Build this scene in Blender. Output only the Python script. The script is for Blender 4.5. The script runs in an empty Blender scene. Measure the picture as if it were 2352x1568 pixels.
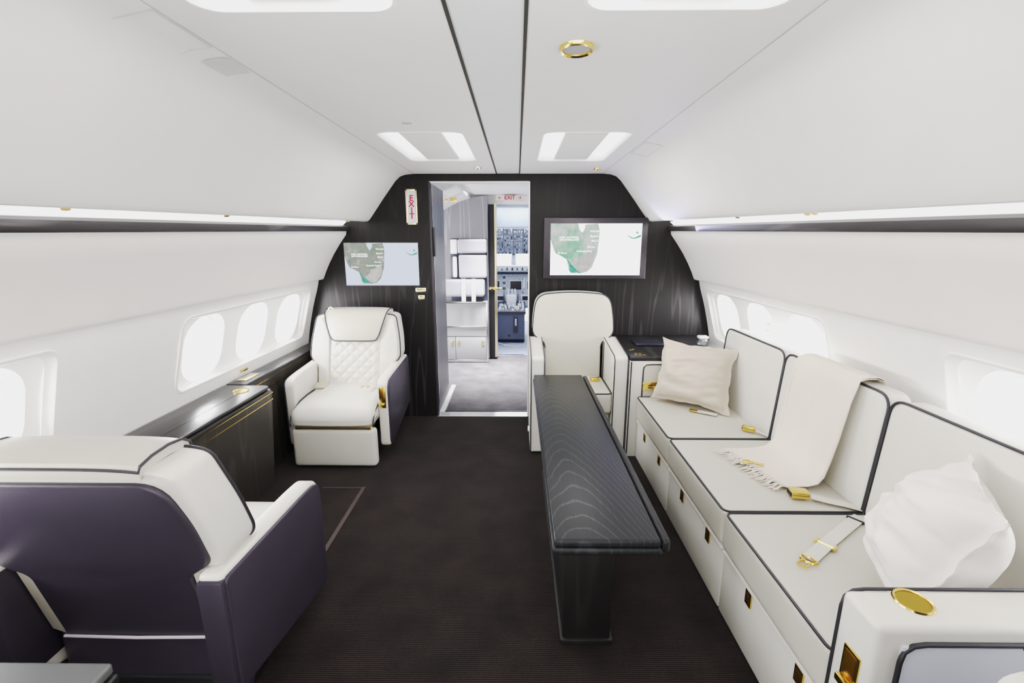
import bpy, bmesh, math, random
from mathutils import Vector, Matrix, noise
from mathutils.geometry import delaunay_2d_cdt
random.seed(7)
scene = bpy.context.scene
COL = scene.collection
D = 4.015            # front bulkhead
XC = -0.077          # cabin centre line
PI = math.pi

# ------------------------------------------------------------------ materials
def new_mat(name):
    m = bpy.data.materials.new(name); m.use_nodes = True
    nt = m.node_tree
    return m, nt, nt.nodes['Principled BSDF']

def mat(name, col, rough=0.5, metal=0.0, bump=0.0, bscale=200.0, vary=0.06, vscale=6.0, emit=0.0, ecol=None, spec=0.5, coat=0.0, sheen=0.0):
    m, nt, b = new_mat(name)
    N, L = nt.nodes, nt.links
    tc = N.new('ShaderNodeTexCoord')
    if vary > 0:
        nz = N.new('ShaderNodeTexNoise'); nz.inputs['Scale'].default_value = vscale; nz.inputs['Detail'].default_value = 3
        L.new(tc.outputs['Object'], nz.inputs['Vector'])
        rp = N.new('ShaderNodeValToRGB')
        a = [max(0, c*(1-vary)) for c in col]; c2 = [min(1, c*(1+vary)) for c in col]
        rp.color_ramp.elements[0].position = 0.3; rp.color_ramp.elements[1].position = 0.7
        rp.color_ramp.elements[0].color = (*a, 1); rp.color_ramp.elements[1].color = (*c2, 1)
        L.new(nz.outputs['Fac'], rp.inputs['Fac']); L.new(rp.outputs['Color'], b.inputs['Base Color'])
    else:
        b.inputs['Base Color'].default_value = (*col, 1)
    b.inputs['Roughness'].default_value = rough; b.inputs['Metallic'].default_value = metal
    b.inputs['Specular IOR Level'].default_value = spec
    b.inputs['Coat Weight'].default_value = coat
    b.inputs['Sheen Weight'].default_value = sheen
    if bump > 0:
        n2 = N.new('ShaderNodeTexNoise'); n2.inputs['Scale'].default_value = bscale; n2.inputs['Detail'].default_value = 2
        L.new(tc.outputs['Object'], n2.inputs['Vector'])
        bp = N.new('ShaderNodeBump'); bp.inputs['Strength'].default_value = bump; bp.inputs['Distance'].default_value = 0.002
        L.new(n2.outputs['Fac'], bp.inputs['Height']); L.new(bp.outputs['Normal'], b.inputs['Normal'])
    if emit > 0:
        b.inputs['Emission Color'].default_value = (*(ecol or col), 1); b.inputs['Emission Strength'].default_value = emit
    return m

def wood(name, dark, light, axis='Z', rough=0.35, freq=10.0, stretch=0.16, amount=1.0, coat=0.0, loc=(0, 0, 0), arch=None, spec=0.5, fade=None):
    """dark stained oak: cathedral grain running along the given axis"""
    m, nt, b = new_mat(name); N, L = nt.nodes, nt.links
    tc = N.new('ShaderNodeTexCoord'); mp = N.new('ShaderNodeMapping')
    sc = [1.0, 1.0, 1.0]; sc['XYZ'.index(axis)] = stretch
    mp.inputs['Scale'].default_value = sc; mp.inputs['Location'].default_value = loc
    L.new(tc.outputs['Object'], mp.inputs['Vector'])
    nz = N.new('ShaderNodeTexNoise'); nz.inputs['Scale'].default_value = 3.2; nz.inputs['Detail'].default_value = 3
    L.new(mp.outputs['Vector'], nz.inputs['Vector'])
    mul = N.new('ShaderNodeMath'); mul.operation = 'MULTIPLY'; mul.inputs[1].default_value = freq*6
    L.new(nz.outputs['Fac'], mul.inputs[0])
    sn = N.new('ShaderNodeMath'); sn.operation = 'SINE'; L.new(mul.outputs[0], sn.inputs[0])
    if arch:      # nested arches along the grain: phase = a*(t + b*(x-x0)^2) + noise
        xc, curv, dens = arch
        sx = N.new('ShaderNodeSeparateXYZ'); L.new(tc.outputs['Object'], sx.inputs[0])
        d = N.new('ShaderNodeMath'); d.operation = 'SUBTRACT'; d.inputs[1].default_value = xc; L.new(sx.outputs['X'], d.inputs[0])
        d2 = N.new('ShaderNodeMath'); d2.operation = 'ABSOLUTE'; L.new(d.outputs[0], d2.inputs[0])
        d3 = N.new('ShaderNodeMath'); d3.operation = 'POWER'; d3.inputs[1].default_value = 1.75; L.new(d2.outputs[0], d3.inputs[0])
        ma = N.new('ShaderNodeMath'); ma.operation = 'MULTIPLY_ADD'; ma.inputs[1].default_value = curv; L.new(d3.outputs[0], ma.inputs[0]); L.new(sx.outputs[axis], ma.inputs[2])
        mb_ = N.new('ShaderNodeMath'); mb_.operation = 'MULTIPLY_ADD'; mb_.inputs[1].default_value = dens; L.new(ma.outputs[0], mb_.inputs[0]); L.new(mul.outputs[0], mb_.inputs[2])
        L.new(mb_.outputs[0], sn.inputs[0])
    mp2 = N.new('ShaderNodeMapping'); s2 = [160.0]*3; s2['XYZ'.index(axis)] = 5.0; mp2.inputs['Scale'].default_value = s2
    L.new(tc.outputs['Object'], mp2.inputs['Vector'])
    fine = N.new('ShaderNodeTexNoise'); fine.inputs['Scale'].default_value = 1.0; fine.inputs['Detail'].default_value = 2
    L.new(mp2.outputs['Vector'], fine.inputs['Vector'])
    rp = N.new('ShaderNodeValToRGB'); rp.color_ramp.elements[0].position = 0.78; rp.color_ramp.elements[1].position = 1.0
    rp.color_ramp.elements[0].color = (0, 0, 0, 1); rp.color_ramp.elements[1].color = (1, 1, 1, 1)
    L.new(sn.outputs[0], rp.inputs['Fac'])
    mm = N.new('ShaderNodeMath'); mm.operation = 'MULTIPLY'; L.new(rp.outputs['Color'], mm.inputs[0]); L.new(fine.outputs['Fac'], mm.inputs[1])
    ad = N.new('ShaderNodeMath'); ad.operation = 'MULTIPLY_ADD'; ad.inputs[1].default_value = 0.22; L.new(fine.outputs['Fac'], ad.inputs[0]); L.new(mm.outputs[0], ad.inputs[2])
    am = N.new('ShaderNodeMath'); am.operation = 'MULTIPLY'; am.inputs[1].default_value = amount; am.use_clamp = True; L.new(ad.outputs[0], am.inputs[0])
    if fade:      # figure shows mostly in the lower boards
        sz = N.new('ShaderNodeSeparateXYZ'); L.new(tc.outputs['Object'], sz.inputs[0])
        mr = N.new('ShaderNodeMapRange'); mr.inputs['From Min'].default_value = fade[0]; mr.inputs['From Max'].default_value = fade[1]
        mr.inputs['To Min'].default_value = 1.0; mr.inputs['To Max'].default_value = fade[2]; L.new(sz.outputs['Z'], mr.inputs['Value'])
        fm = N.new('ShaderNodeMath'); fm.operation = 'MULTIPLY'; L.new(am.outputs[0], fm.inputs[0]); L.new(mr.outputs['Result'], fm.inputs[1]); am = fm
    mx = N.new('ShaderNodeMix'); mx.data_type = 'RGBA'; mx.inputs['A'].default_value = (*dark, 1); mx.inputs['B'].default_value = (*light, 1)
    L.new(am.outputs[0], mx.inputs['Factor']); L.new(mx.outputs['Result'], b.inputs['Base Color'])
    b.inputs['Specular IOR Level'].default_value = spec
    b.inputs['Roughness'].default_value = rough; b.inputs['Coat Weight'].default_value = coat; b.inputs['Coat Roughness'].default_value = 0.15
    bp = N.new('ShaderNodeBump'); bp.inputs['Strength'].default_value = 0.15; bp.inputs['Distance'].default_value = 0.001
    L.new(fine.outputs['Fac'], bp.inputs['Height']); L.new(bp.outputs['Normal'], b.inputs['Normal'])
    return m

def carpet(name, dark, light, rib=True):
    m, nt, b = new_mat(name); N, L = nt.nodes, nt.links
    tc = N.new('ShaderNodeTexCoord')
    mp = N.new('ShaderNodeMapping'); mp.inputs['Scale'].default_value = (260, 420, 100)
    L.new(tc.outputs['Object'], mp.inputs['Vector'])
    nz = N.new('ShaderNodeTexNoise'); nz.inputs['Scale'].default_value = 1.0; nz.inputs['Detail'].default_value = 2
    L.new(mp.outputs['Vector'], nz.inputs['Vector'])
    wv = N.new('ShaderNodeTexWave'); wv.bands_direction = 'Y'; wv.inputs['Scale'].default_value = 36; wv.inputs['Distortion'].default_value = 1.6
    wv.inputs['Detail'].default_value = 2; wv.inputs['Detail Scale'].default_value = 4
    L.new(tc.outputs['Object'], wv.inputs['Vector'])
    mu = N.new('ShaderNodeMath'); mu.operation = 'MULTIPLY'; L.new(nz.outputs['Fac'], mu.inputs[0]); L.new(wv.outputs['Fac'], mu.inputs[1])
    big = N.new('ShaderNodeTexNoise'); big.inputs['Scale'].default_value = 5; L.new(tc.outputs['Object'], big.inputs['Vector'])
    m2 = N.new('ShaderNodeMath'); m2.operation = 'MULTIPLY'; L.new(mu.outputs[0], m2.inputs[0]); L.new(big.outputs['Fac'], m2.inputs[1])
    rp = N.new('ShaderNodeValToRGB'); rp.color_ramp.elements[0].position = 0.02; rp.color_ramp.elements[1].position = 0.36
    rp.color_ramp.elements[0].color = (*dark, 1); rp.color_ramp.elements[1].color = (*light, 1)
    L.new(m2.outputs[0], rp.inputs['Fac']); L.new(rp.outputs['Color'], b.inputs['Base Color'])
    b.inputs['Roughness'].default_value = 0.9; b.inputs['Specular IOR Level'].default_value = 0.15
    b.inputs['Sheen Weight'].default_value = 0.05
    bp = N.new('ShaderNodeBump'); bp.inputs['Strength'].default_value = 0.6; bp.inputs['Distance'].default_value = 0.004
    L.new(mu.outputs[0], bp.inputs['Height']); L.new(bp.outputs['Normal'], b.inputs['Normal'])
    return m

def emitter(name, col, s, noise_cols=None, nscale=10.0):
    m = bpy.data.materials.new(name); m.use_nodes = True
    nt = m.node_tree; N, L = nt.nodes, nt.links; N.clear()
    out = N.new('ShaderNodeOutputMaterial'); e = N.new('ShaderNodeEmission'); e.inputs['Strength'].default_value = s
    e.inputs['Color'].default_value = (*col, 1)
    if noise_cols:
        tc = N.new('ShaderNodeTexCoord'); nz = N.new('ShaderNodeTexNoise'); nz.inputs['Scale'].default_value = nscale; nz.inputs['Detail'].default_value = 7
        nz.inputs['Roughness'].default_value = 0.7
        L.new(tc.outputs['Object'], nz.inputs['Vector']); rp = N.new('ShaderNodeValToRGB')
        els = rp.color_ramp.elements
        n = len(noise_cols)
        els[0].position = 0.3; els[0].color = (*noise_cols[0], 1); els[1].position = 0.7; els[1].color = (*noise_cols[-1], 1)
        for i in range(1, n-1):
            el = els.new(0.3+0.4*i/(n-1)); el.color = (*noise_cols[i], 1)
        L.new(nz.outputs['Fac'], rp.inputs['Fac']); L.new(rp.outputs['Color'], e.inputs['Color'])
    L.new(e.outputs[0], out.inputs[0])
    return m

def glass(name, tint=(1, 1, 1), refl=0.08):
    m = bpy.data.materials.new(name); m.use_nodes = True
    nt = m.node_tree; N, L = nt.nodes, nt.links; N.clear()
    out = N.new('ShaderNodeOutputMaterial'); t = N.new('ShaderNodeBsdfTransparent'); t.inputs[0].default_value = (*tint, 1)
    g = N.new('ShaderNodeBsdfGlossy'); g.inputs['Roughness'].default_value = 0.05
    mx = N.new('ShaderNodeMixShader'); mx.inputs[0].default_value = refl
    L.new(t.outputs[0], mx.inputs[1]); L.new(g.outputs[0], mx.inputs[2]); L.new(mx.outputs[0], out.inputs[0])
    return m

M = {}
M['leather'] = mat('cream_leather', (0.54, 0.515, 0.45), 0.42, bump=0.12, bscale=320, vary=0.025)
M['leather_white'] = mat('white_leather', (0.68, 0.66, 0.61), 0.42, bump=0.10, bscale=320, vary=0.02)
M['leather_grey'] = mat('pale_grey_leather', (0.55, 0.57, 0.66), 0.5, bump=0.10, bscale=320, vary=0.02)
M['pipe'] = mat('dark_piping', (0.022, 0.022, 0.028), 0.45)
M['plum'] = mat('plum_grey_leather', (0.038, 0.031, 0.047), 0.42, bump=0.15, bscale=300, vary=0.06)
M['gold'] = mat('polished_gold', (0.78, 0.54, 0.17), 0.18, 1.0, vary=0.05)
M['goldpale'] = mat('pale_gold', (0.90, 0.76, 0.46), 0.28, 1.0, vary=0.03)
M['chrome'] = mat('bright_steel', (0.75, 0.76, 0.78), 0.2, 1.0, vary=0.03)
M['black'] = mat('black_plastic', (0.012, 0.012, 0.014), 0.4)
M['ceil'] = mat('ceiling_paint', (0.79, 0.775, 0.755), 0.5, vary=0.012)
M['ceil_cool'] = mat('ceiling_strip_paint', (0.72, 0.725, 0.735), 0.45, vary=0.012)
M['wall'] = mat('wall_vinyl', (0.83, 0.80, 0.775), 0.5, vary=0.012)
M['panel'] = mat('window_panel_vinyl', (0.88, 0.87, 0.855), 0.5, vary=0.012)
M['bright'] = mat('bright_white', (0.86, 0.86, 0.87), 0.4, vary=0.01)
M['plate'] = mat('glowing_window_plate', (0.86, 0.86, 0.86), 0.4, vary=0.01, emit=0.22, ecol=(1, 1, 1))  # emission stands in for daylight whitening the plates and reveals
M['seam'] = mat('seam_grey', (0.42, 0.41, 0.40), 0.6)
M['groove'] = mat('dark_groove', (0.03, 0.028, 0.022), 0.6)
M['carpet'] = carpet('dark_brown_carpet', (0.0075, 0.0055, 0.0052), (0.044, 0.032, 0.029))
M['carpet2'] = carpet('painted_daylight_carpet', (0.05, 0.046, 0.05), (0.24, 0.23, 0.245), False)  # same dark carpet, lightened to imitate daylight from the entrance
M['wood'] = wood('dark_oak_wall', (0.0085, 0.0074, 0.0070), (0.050, 0.047, 0.052), 'Z', 0.42, freq=11, stretch=0.06, spec=0.2, fade=(1.0, 1.4, 0.22))
M['woodx'] = wood('dark_oak_ledge', (0.018, 0.016, 0.017), (0.07, 0.065, 0.065), 'Y', 0.38, freq=7, stretch=0.08)
M['woodtop'] = wood('dark_oak_table', (0.012, 0.013, 0.0145), (0.042, 0.045, 0.050), 'Y', 0.42, freq=4.2, stretch=0.42, coat=0.0, arch=(0.225, 8.5, 72.0), spec=0.25)
M['woodplain'] = wood('dark_oak_console', (0.014, 0.013, 0.014), (0.045, 0.043, 0.043), 'Y', 0.32, freq=6, stretch=0.07, coat=0.0, spec=0.4)
M['woodcab'] = wood('brown_oak_console', (0.033, 0.029, 0.026), (0.075, 0.069, 0.063), 'Z', 0.40, freq=9, stretch=0.06, spec=0.35)
M['woodbase'] = wood('dark_oak_base', (0.008, 0.007, 0.007), (0.02, 0.018, 0.018), 'Z', 0.5, freq=8, stretch=0.07)
M['woodlit'] = wood('brightened_grey_oak', (0.16, 0.155, 0.18), (0.36, 0.355, 0.40), 'Z', 0.40, freq=8, stretch=0.07)  # partition oak, base colour raised in place of light falling on it
M['woodgrey'] = wood('grey_oak_partition', (0.045, 0.043, 0.058), (0.12, 0.117, 0.145), 'Z', 0.40, freq=8, stretch=0.07)
M['bezel'] = mat('plum_wood_bezel', (0.020, 0.017, 0.022), 0.42, bump=0.1, bscale=150)
M['linen'] = mat('cream_linen', (0.54, 0.465, 0.375), 0.9, bump=0.35, bscale=420, vary=0.03, sheen=0.15)
M['cotton'] = mat('white_cotton', (0.76, 0.73, 0.70), 0.9, bump=0.3, bscale=420, vary=0.02, sheen=0.15)
M['wool'] = mat('cream_wool', (0.72, 0.66, 0.585), 0.95, bump=0.4, bscale=300, vary=0.02, sheen=0.2)
M['web'] = mat('belt_webbing', (0.66, 0.63, 0.57), 0.7, bump=0.4, bscale=500)
M['navy'] = mat('navy_cover', (0.018, 0.018, 0.032), 0.35)
M['glass'] = glass('window_pane', (0.97, 0.98, 1.0))
M['clear'] = glass('clear_plastic', (0.86, 0.88, 0.92), 0.18)
M['cove'] = emitter('cove_glow', (1.0, 0.985, 0.96), 4.0)
M['lamp'] = emitter('ceiling_lamp_glow', (1.0, 0.995, 0.98), 4.5)
M['disc'] = mat('grey_lens', (0.33, 0.34, 0.39), 0.4)
M['sea_l'] = emitter('screen_sea_dim', (0.76, 0.83, 1.0), 1.25)
M['sea_r'] = emitter('screen_sea_bright', (0.92, 0.945, 1.0), 2.6)
M['land_l'] = emitter('screen_land_dim', (0.3, 0.4, 0.3), 1.25, [(0.12, 0.18, 0.14), (0.20, 0.25, 0.20), (0.27, 0.28, 0.25), (0.42, 0.46, 0.42)], 12)
M['land_r'] = emitter('screen_land_bright', (0.3, 0.5, 0.35), 1.25, [(0.14, 0.40, 0.24), (0.26, 0.52, 0.34), (0.55, 0.60, 0.56), (0.72, 0.72, 0.71)], 9)
M['keys'] = emitter('screen_mangrove', (0.06, 0.28, 0.19), 1.25, [(0.03, 0.22, 0.15), (0.16, 0.42, 0.30)], 40)
M['sand'] = emitter('screen_sand', (0.5, 0.48, 0.45), 1.25, [(0.36, 0.35, 0.33), (0.62, 0.60, 0.58)], 22)
M['txt'] = emitter('screen_text', (1, 1, 1), 3.2)
M['signwhite'] = mat('sign_white', (0.66, 0.66, 0.72), 0.4, emit=0.05, ecol=(0.9, 0.9, 1))
M['red'] = mat('sign_red', (0.42, 0.006, 0.03), 0.5, vary=0.02)
M['ink'] = mat('dark_ink', (0.03, 0.02, 0.015), 0.6)
M['cpanel'] = mat('cockpit_blue_grey', (0.20, 0.235, 0.31), 0.5, vary=0.10)
M['cpanel2'] = mat('cockpit_light_grey', (0.42, 0.465, 0.55), 0.5, vary=0.10)
M['cdark'] = mat('cockpit_dark', (0.03, 0.035, 0.055), 0.5)
M['cknob'] = mat('cockpit_knob', (0.66, 0.72, 0.82), 0.4)
M['cscreen'] = mat('cockpit_screen', (0.015, 0.012, 0.028), 0.2)
M['cwhite'] = mat('cockpit_white', (0.72, 0.77, 0.85), 0.5)

# ------------------------------------------------------------------ helpers
class MB:
    def __init__(s): s.v = []; s.f = []
    def add(s, vs, fs):
        o = len(s.v); s.v += [tuple(p) for p in vs]; s.f += [tuple(i+o for i in f) for f in fs]; return s
    def bm(s, bm):
        bm.verts.index_update(); s.add([v.co[:] for v in bm.verts], [[v.index for v in f.verts] for f in bm.faces]); bm.free(); return s
    def box(s, lo, hi, r=0.0, seg=2):
        bm = bmesh.new(); bmesh.ops.create_cube(bm, size=1.0)
        for v in bm.verts:
            v.co = Vector(((lo[k]+hi[k])/2 + v.co[k]*(hi[k]-lo[k]) for k in range(3)))
        if r > 0: bmesh.ops.bevel(bm, geom=bm.edges[:], offset=r, segments=seg, affect='EDGES', profile=0.5)
        return s.bm(bm)
    def prism(s, poly, plane, a, b, r=0.0, seg=2, shear=None):
        """polygon in a plane ('xz','yz','xy') extruded along the remaining axis from a to b"""
        def P(p, t): return {'xz': (p[0], t, p[1]), 'yz': (t, p[0], p[1]), 'xy': (p[0], p[1], t)}[plane]
        bm = bmesh.new()
        va = [bm.verts.new(P(p, a)) for p in poly]; vb = [bm.verts.new(P(p, b)) for p in poly]
        n = len(poly)
        fa = bm.faces.new(va); fb = bm.faces.new(vb[::-1])
        for i in range(n): bm.faces.new((va[i], vb[i], vb[(i+1) % n], va[(i+1) % n]))
        bmesh.ops.recalc_face_normals(bm, faces=bm.faces[:])
        if r > 0:
            es = [e for e in bm.edges if any(f in (fa, fb) for f in e.link_faces)]
            bmesh.ops.bevel(bm, geom=es, offset=r, segments=seg, affect='EDGES', profile=0.5, clamp_overlap=True)
        if shear:
            for v in bm.verts: v.co = Vector(shear(v.co))
        return s.bm(bm)
    def tube(s, pts, r, n=8, closed=False, caps=True):
        pts = [Vector(p) for p in pts]; k = len(pts); rings = []
        t0 = (pts[1]-pts[0]).normalized()
        up = Vector((0, 0, 1)) if abs(t0.z) < 0.9 else Vector((1, 0, 0))
        prev = (up - t0*up.dot(t0)).normalized()
        for i in range(k):
            if closed: t = pts[(i+1) % k]-pts[i-1]
            else: t = pts[min(i+1, k-1)]-pts[max(i-1, 0)]
            t = t.normalized() if t.length > 1e-9 else t0
            prev = (prev - t*prev.dot(t)); prev = prev.normalized() if prev.length > 1e-6 else Vector((1, 0, 0))
            b = t.cross(prev)
            rr = r[i] if isinstance(r, (list, tuple)) else r
            rings.append([pts[i]+prev*(rr*math.cos(2*PI*j/n))+b*(rr*math.sin(2*PI*j/n)) for j in range(n)])
        vs = [p for ring in rings for p in ring]; fs = []
        for i in range(k if closed else k-1):
            for j in range(n):
                i2 = (i+1) % k
                fs.append((i*n+j, i*n+(j+1) % n, i2*n+(j+1) % n, i2*n+j))
        if not closed and caps: fs += [tuple(range(n-1, -1, -1)), tuple((k-1)*n+j for j in range(n))]
        return s.add(vs, fs)
    def cyl(s, c, axis, r, h, n=20, r2=None):
        """disc or cone from c along axis by h"""
        c = Vector(c); a = Vector(axis).normalized(); r2 = r if r2 is None else r2
        u = a.orthogonal().normalized(); w = a.cross(u); vs = []
        for (q, rr) in ((c, r), (c+a*h, r2)):
            vs += [q+u*(rr*math.cos(2*PI*j/n))+w*(rr*math.sin(2*PI*j/n)) for j in range(n)]
        fs = [(j, (j+1) % n, n+(j+1) % n, n+j) for j in range(n)] + [tuple(range(n-1, -1, -1)), tuple(range(n, 2*n))]
        return s.add(vs, fs)
    def lathe(s, c, prof, n=28, axis='z'):
        """revolve (r, h) pairs about an axis through c"""
        vs = []; fs = []
        for (r, h) in prof:
            for j in range(n):
                a = 2*PI*j/n; p = (r*math.cos(a), r*math.sin(a), h)
                if axis == 'y': p = (p[0], h, p[1])
                if axis == 'x': p = (h, p[0], p[1])
                vs.append((c[0]+p[0], c[1]+p[1], c[2]+p[2]))
        for i in range(len(prof)-1):
            for j in range(n): fs.append((i*n+j, i*n+(j+1) % n, (i+1)*n+(j+1) % n, (i+1)*n+j))
        return s.add(vs, fs)
    def grid(s, rows, closed=False):
        """rows: list of equal-length point lists"""
        n = len(rows[0]); vs = [p for r in rows for p in r]; fs = []
        for i in range(len(rows)-1):
            for j in range(n if closed else n-1):
                j2 = (j+1) % n; fs.append((i*n+j, i*n+j2, (i+1)*n+j2, (i+1)*n+j))
        return s.add(vs, fs)
    def soft(s, lo, hi, r, bulge=(0, 0, 0), k=8, fn=None):
        """upholstered block: rounded box with slightly crowned faces"""
        h = [(hi[i]-lo[i])/2 for i in range(3)]; c = [(hi[i]+lo[i])/2 for i in range(3)]
        r = min(r, *(0.98*x for x in h))
        def coords(hh):
            a = [-hh, -hh+0.3*r, -hh+0.65*r]; n = max(2, k)
            mid = [(-hh+r)+(2*hh-2*r)*i/n for i in range(n+1)]
            return a+mid+[-x for x in a[::-1]]
        X = [coords(q) for q in h]; bm = bmesh.new(); cache = {}
        def V(p):
            key = tuple(round(x, 6) for x in p)
            if key not in cache:
                q = [max(-(h[i]-r), min(h[i]-r, p[i])) for i in range(3)]
                d = Vector(p)-Vector(q); o = Vector(q)+d.normalized()*r
                u = [p[i]/h[i] for i in range(3)]
                for i in range(3):
                    if bulge[i]:
                        j, l = (i+1) % 3, (i+2) % 3
                        o[i] += math.copysign(1, u[i])*abs(u[i])**3*bulge[i]*(1-u[j]**2)*(1-u[l]**2)
                o = o+Vector(c)
                if fn: o = Vector(fn(o))
                cache[key] = bm.verts.new(o)
            return cache[key]
        for ax in range(3):
            j, l = (ax+1) % 3, (ax+2) % 3
            for sg in (-1, 1):
                for a in range(len(X[j])-1):
                    for b in range(len(X[l])-1):
                        q = []
                        for (aa, bb) in ((a, b), (a+1, b), (a+1, b+1), (a, b+1)):
                            p = [0, 0, 0]; p[ax] = sg*h[ax]; p[j] = X[j][aa]; p[l] = X[l][bb]; q.append(V(p))
                        if sg < 0: q.reverse()
                        try: bm.faces.new(q)
                        except ValueError: pass
        return s.bm(bm)
    def xf(s, m):
        s.v = [tuple(m @ Vector(p)) for p in s.v]; return s
    def map(s, fn):
        s.v = [tuple(fn(Vector(p))) for p in s.v]; return s
    def build(s, name, m, parent=None, smooth=True, angle=35, fixn=False):
        me = bpy.data.meshes.new(name); me.from_pydata(s.v, [], s.f); me.materials.append(m)
        if fixn:
            bm = bmesh.new(); bm.from_mesh(me); bmesh.ops.recalc_face_normals(bm, faces=bm.faces[:]); bm.to_mesh(me); bm.free()
        if smooth:
            me.shade_smooth(); me.set_sharp_from_angle(angle=math.radians(angle))
        me.update()
        o = bpy.data.objects.new(name, me); COL.objects.link(o)
        if parent: o.parent = parent
        return o

def tag(o, label, cat, group=None):
    o['label'] = label; o['category'] = cat
    if group: o['group'] = group
    return o
def thing(name, label, cat, loc=(0, 0, 0), rz=0.0, group=None):
    o = bpy.data.objects.new(name, None); COL.objects.link(o); o.location = loc; o.rotation_euler = (0, 0, rz)
    o.empty_display_size = 0.1
    return tag(o, label, cat, group)
def struct(o): o['kind'] = 'structure'; return o

def rrect(x0, y0, x1, y1, r, n=6):
    """rounded rectangle outline, counter-clockwise"""
    out = []
    for (cx, cy, a0) in ((x1-r, y0+r, -PI/2), (x1-r, y1-r, 0), (x0+r, y1-r, PI/2), (x0+r, y0+r, PI)):
        for i in range(n+1):
            a = a0+PI/2*i/n; out.append((cx+r*math.cos(a), cy+r*math.sin(a)))
    return out
def smooth_poly(pts, r=0.03, n=4, closed=True):
    """round the corners of a polygon; pts may carry their own radius as third value"""
    out = []; k = len(pts)
    for i in range(k):
        p = Vector(pts[i][:2]); rr = pts[i][2] if len(pts[i]) > 2 else r
        if not closed and i in (0, k-1): out.append(tuple(p)); continue
        a = Vector(pts[i-1][:2])-p; b = Vector(pts[(i+1) % k][:2])-p
        d = min(rr, a.length*0.49, b.length*0.49); q0 = p+a.normalized()*d; q1 = p+b.normalized()*d
        for j in range(n+1):
            t = j/n; out.append(tuple(q0*(1-t)**2+p*2*t*(1-t)+q1*t*t))
    return out
def panel_holes(outer, holes, step, fn):
    """planar panel with holes triangulated on a grid and mapped into space by fn(u, v)"""
    pts = []; edges = []; faces = []
    def loop(l):
        o = len(pts)
        pts.extend(Vector(p) for p in l); n = len(l)
        edges.extend((o+i, o+(i+1) % n) for i in range(n))
        faces.append([o+i for i in range(n)])
    def dens(l):
        out = []
        for i in range(len(l)):
            a, b = Vector(l[i]), Vector(l[(i+1) % len(l)]); k = max(1, int((b-a).length/step))
            out += [tuple(a+(b-a)*j/k) for j in range(k)]
        return out
    loop(dens(outer))
    for h in holes: loop(h)
    us = [p[0] for p in outer]; vs = [p[1] for p in outer]
    def inside(p, poly):
        c = False
        for i in range(len(poly)):
            a, b = poly[i], poly[i-1]
            if (a[1] > p[1]) != (b[1] > p[1]) and p[0] < (b[0]-a[0])*(p[1]-a[1])/(b[1]-a[1])+a[0]: c = not c
        return c
    u = min(us)+step*0.5
    while u < max(us):
        v = min(vs)+step*0.5
        while v < max(vs):
            if inside((u, v), outer) and not any(inside((u, v), h) for h in holes): pts.append(Vector((u, v)))
            v += step
        u += step
    r = delaunay_2d_cdt(pts, edges, faces, 2, 1e-6)
    vo, fo = r[0], r[2]
    keep = []
    for f in fo:
        c = sum((vo[i] for i in f), Vector((0, 0)))/len(f)
        if not any(inside(c, h) for h in holes) and inside(c, outer): keep.append(tuple(f))
    return MB().add([fn(p[0], p[1]) for p in vo], keep)
def text_polys(body, size, align='LEFT', ext=0.0, bold=0.0):
    cu = bpy.data.curves.new('lettering', 'FONT'); cu.body = body; cu.size = size; cu.align_x = align; cu.align_y = 'CENTER'; cu.extrude = ext; cu.offset = bold
    ob = bpy.data.objects.new('lettering', cu); COL.objects.link(ob)
    bpy.context.view_layer.update()
    me = bpy.data.meshes.new_from_object(ob.evaluated_get(bpy.context.evaluated_depsgraph_get()))
    v = [tuple(p.co) for p in me.vertices]; f = [tuple(p.vertices) for p in me.polygons]
    bpy.data.objects.remove(ob); bpy.data.curves.remove(cu); bpy.data.meshes.remove(me)
    return v, f

# ------------------------------------------------------------------ cabin shell
Y0, Y1 = -2.2, D+0.02
# half-width at height for the lower side wall (below the ledge)
PROF = [(0.0, 1.70), (0.30, 1.80), (0.65, 1.822), (0.80, 1.800), (1.05, 1.738), (1.27, 1.663), (1.285, 1.625), (1.50, 1.513), (1.66, 1.40), (1.72, 1.345)]
def half(z):
    for (z0, a0), (z1, a1) in zip(PROF, PROF[1:]):
        if z <= z1: return a0+(a1-a0)*(z-z0)/(z1-z0)
    return PROF[-1][1]
def halfs(z):            # smoothed for the window panel
    z = max(0.0, min(1.27, z))
    return (half(max(0, z-0.06))+half(z)+half(min(1.27, z+0.06)))/3

# floor: cabin, vestibule and flight deck
f = MB().box((-1.85, Y0, -0.04), (1.75, D+0.10, 0.0)).build('floor', M['carpet'], smooth=False); struct(f)
f = MB().box((-2.0, D+0.10, -0.05), (1.8, 6.25, -0.004)).build('floor', M['carpet2'], smooth=False); struct(f)
f = MB().box((-1.2, 6.25, -0.05), (1.2, 9.0, 0.03)).build('floor', mat('flight_deck_floor', (0.16, 0.19, 0.27), 0.6), smooth=False); struct(f)

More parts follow.
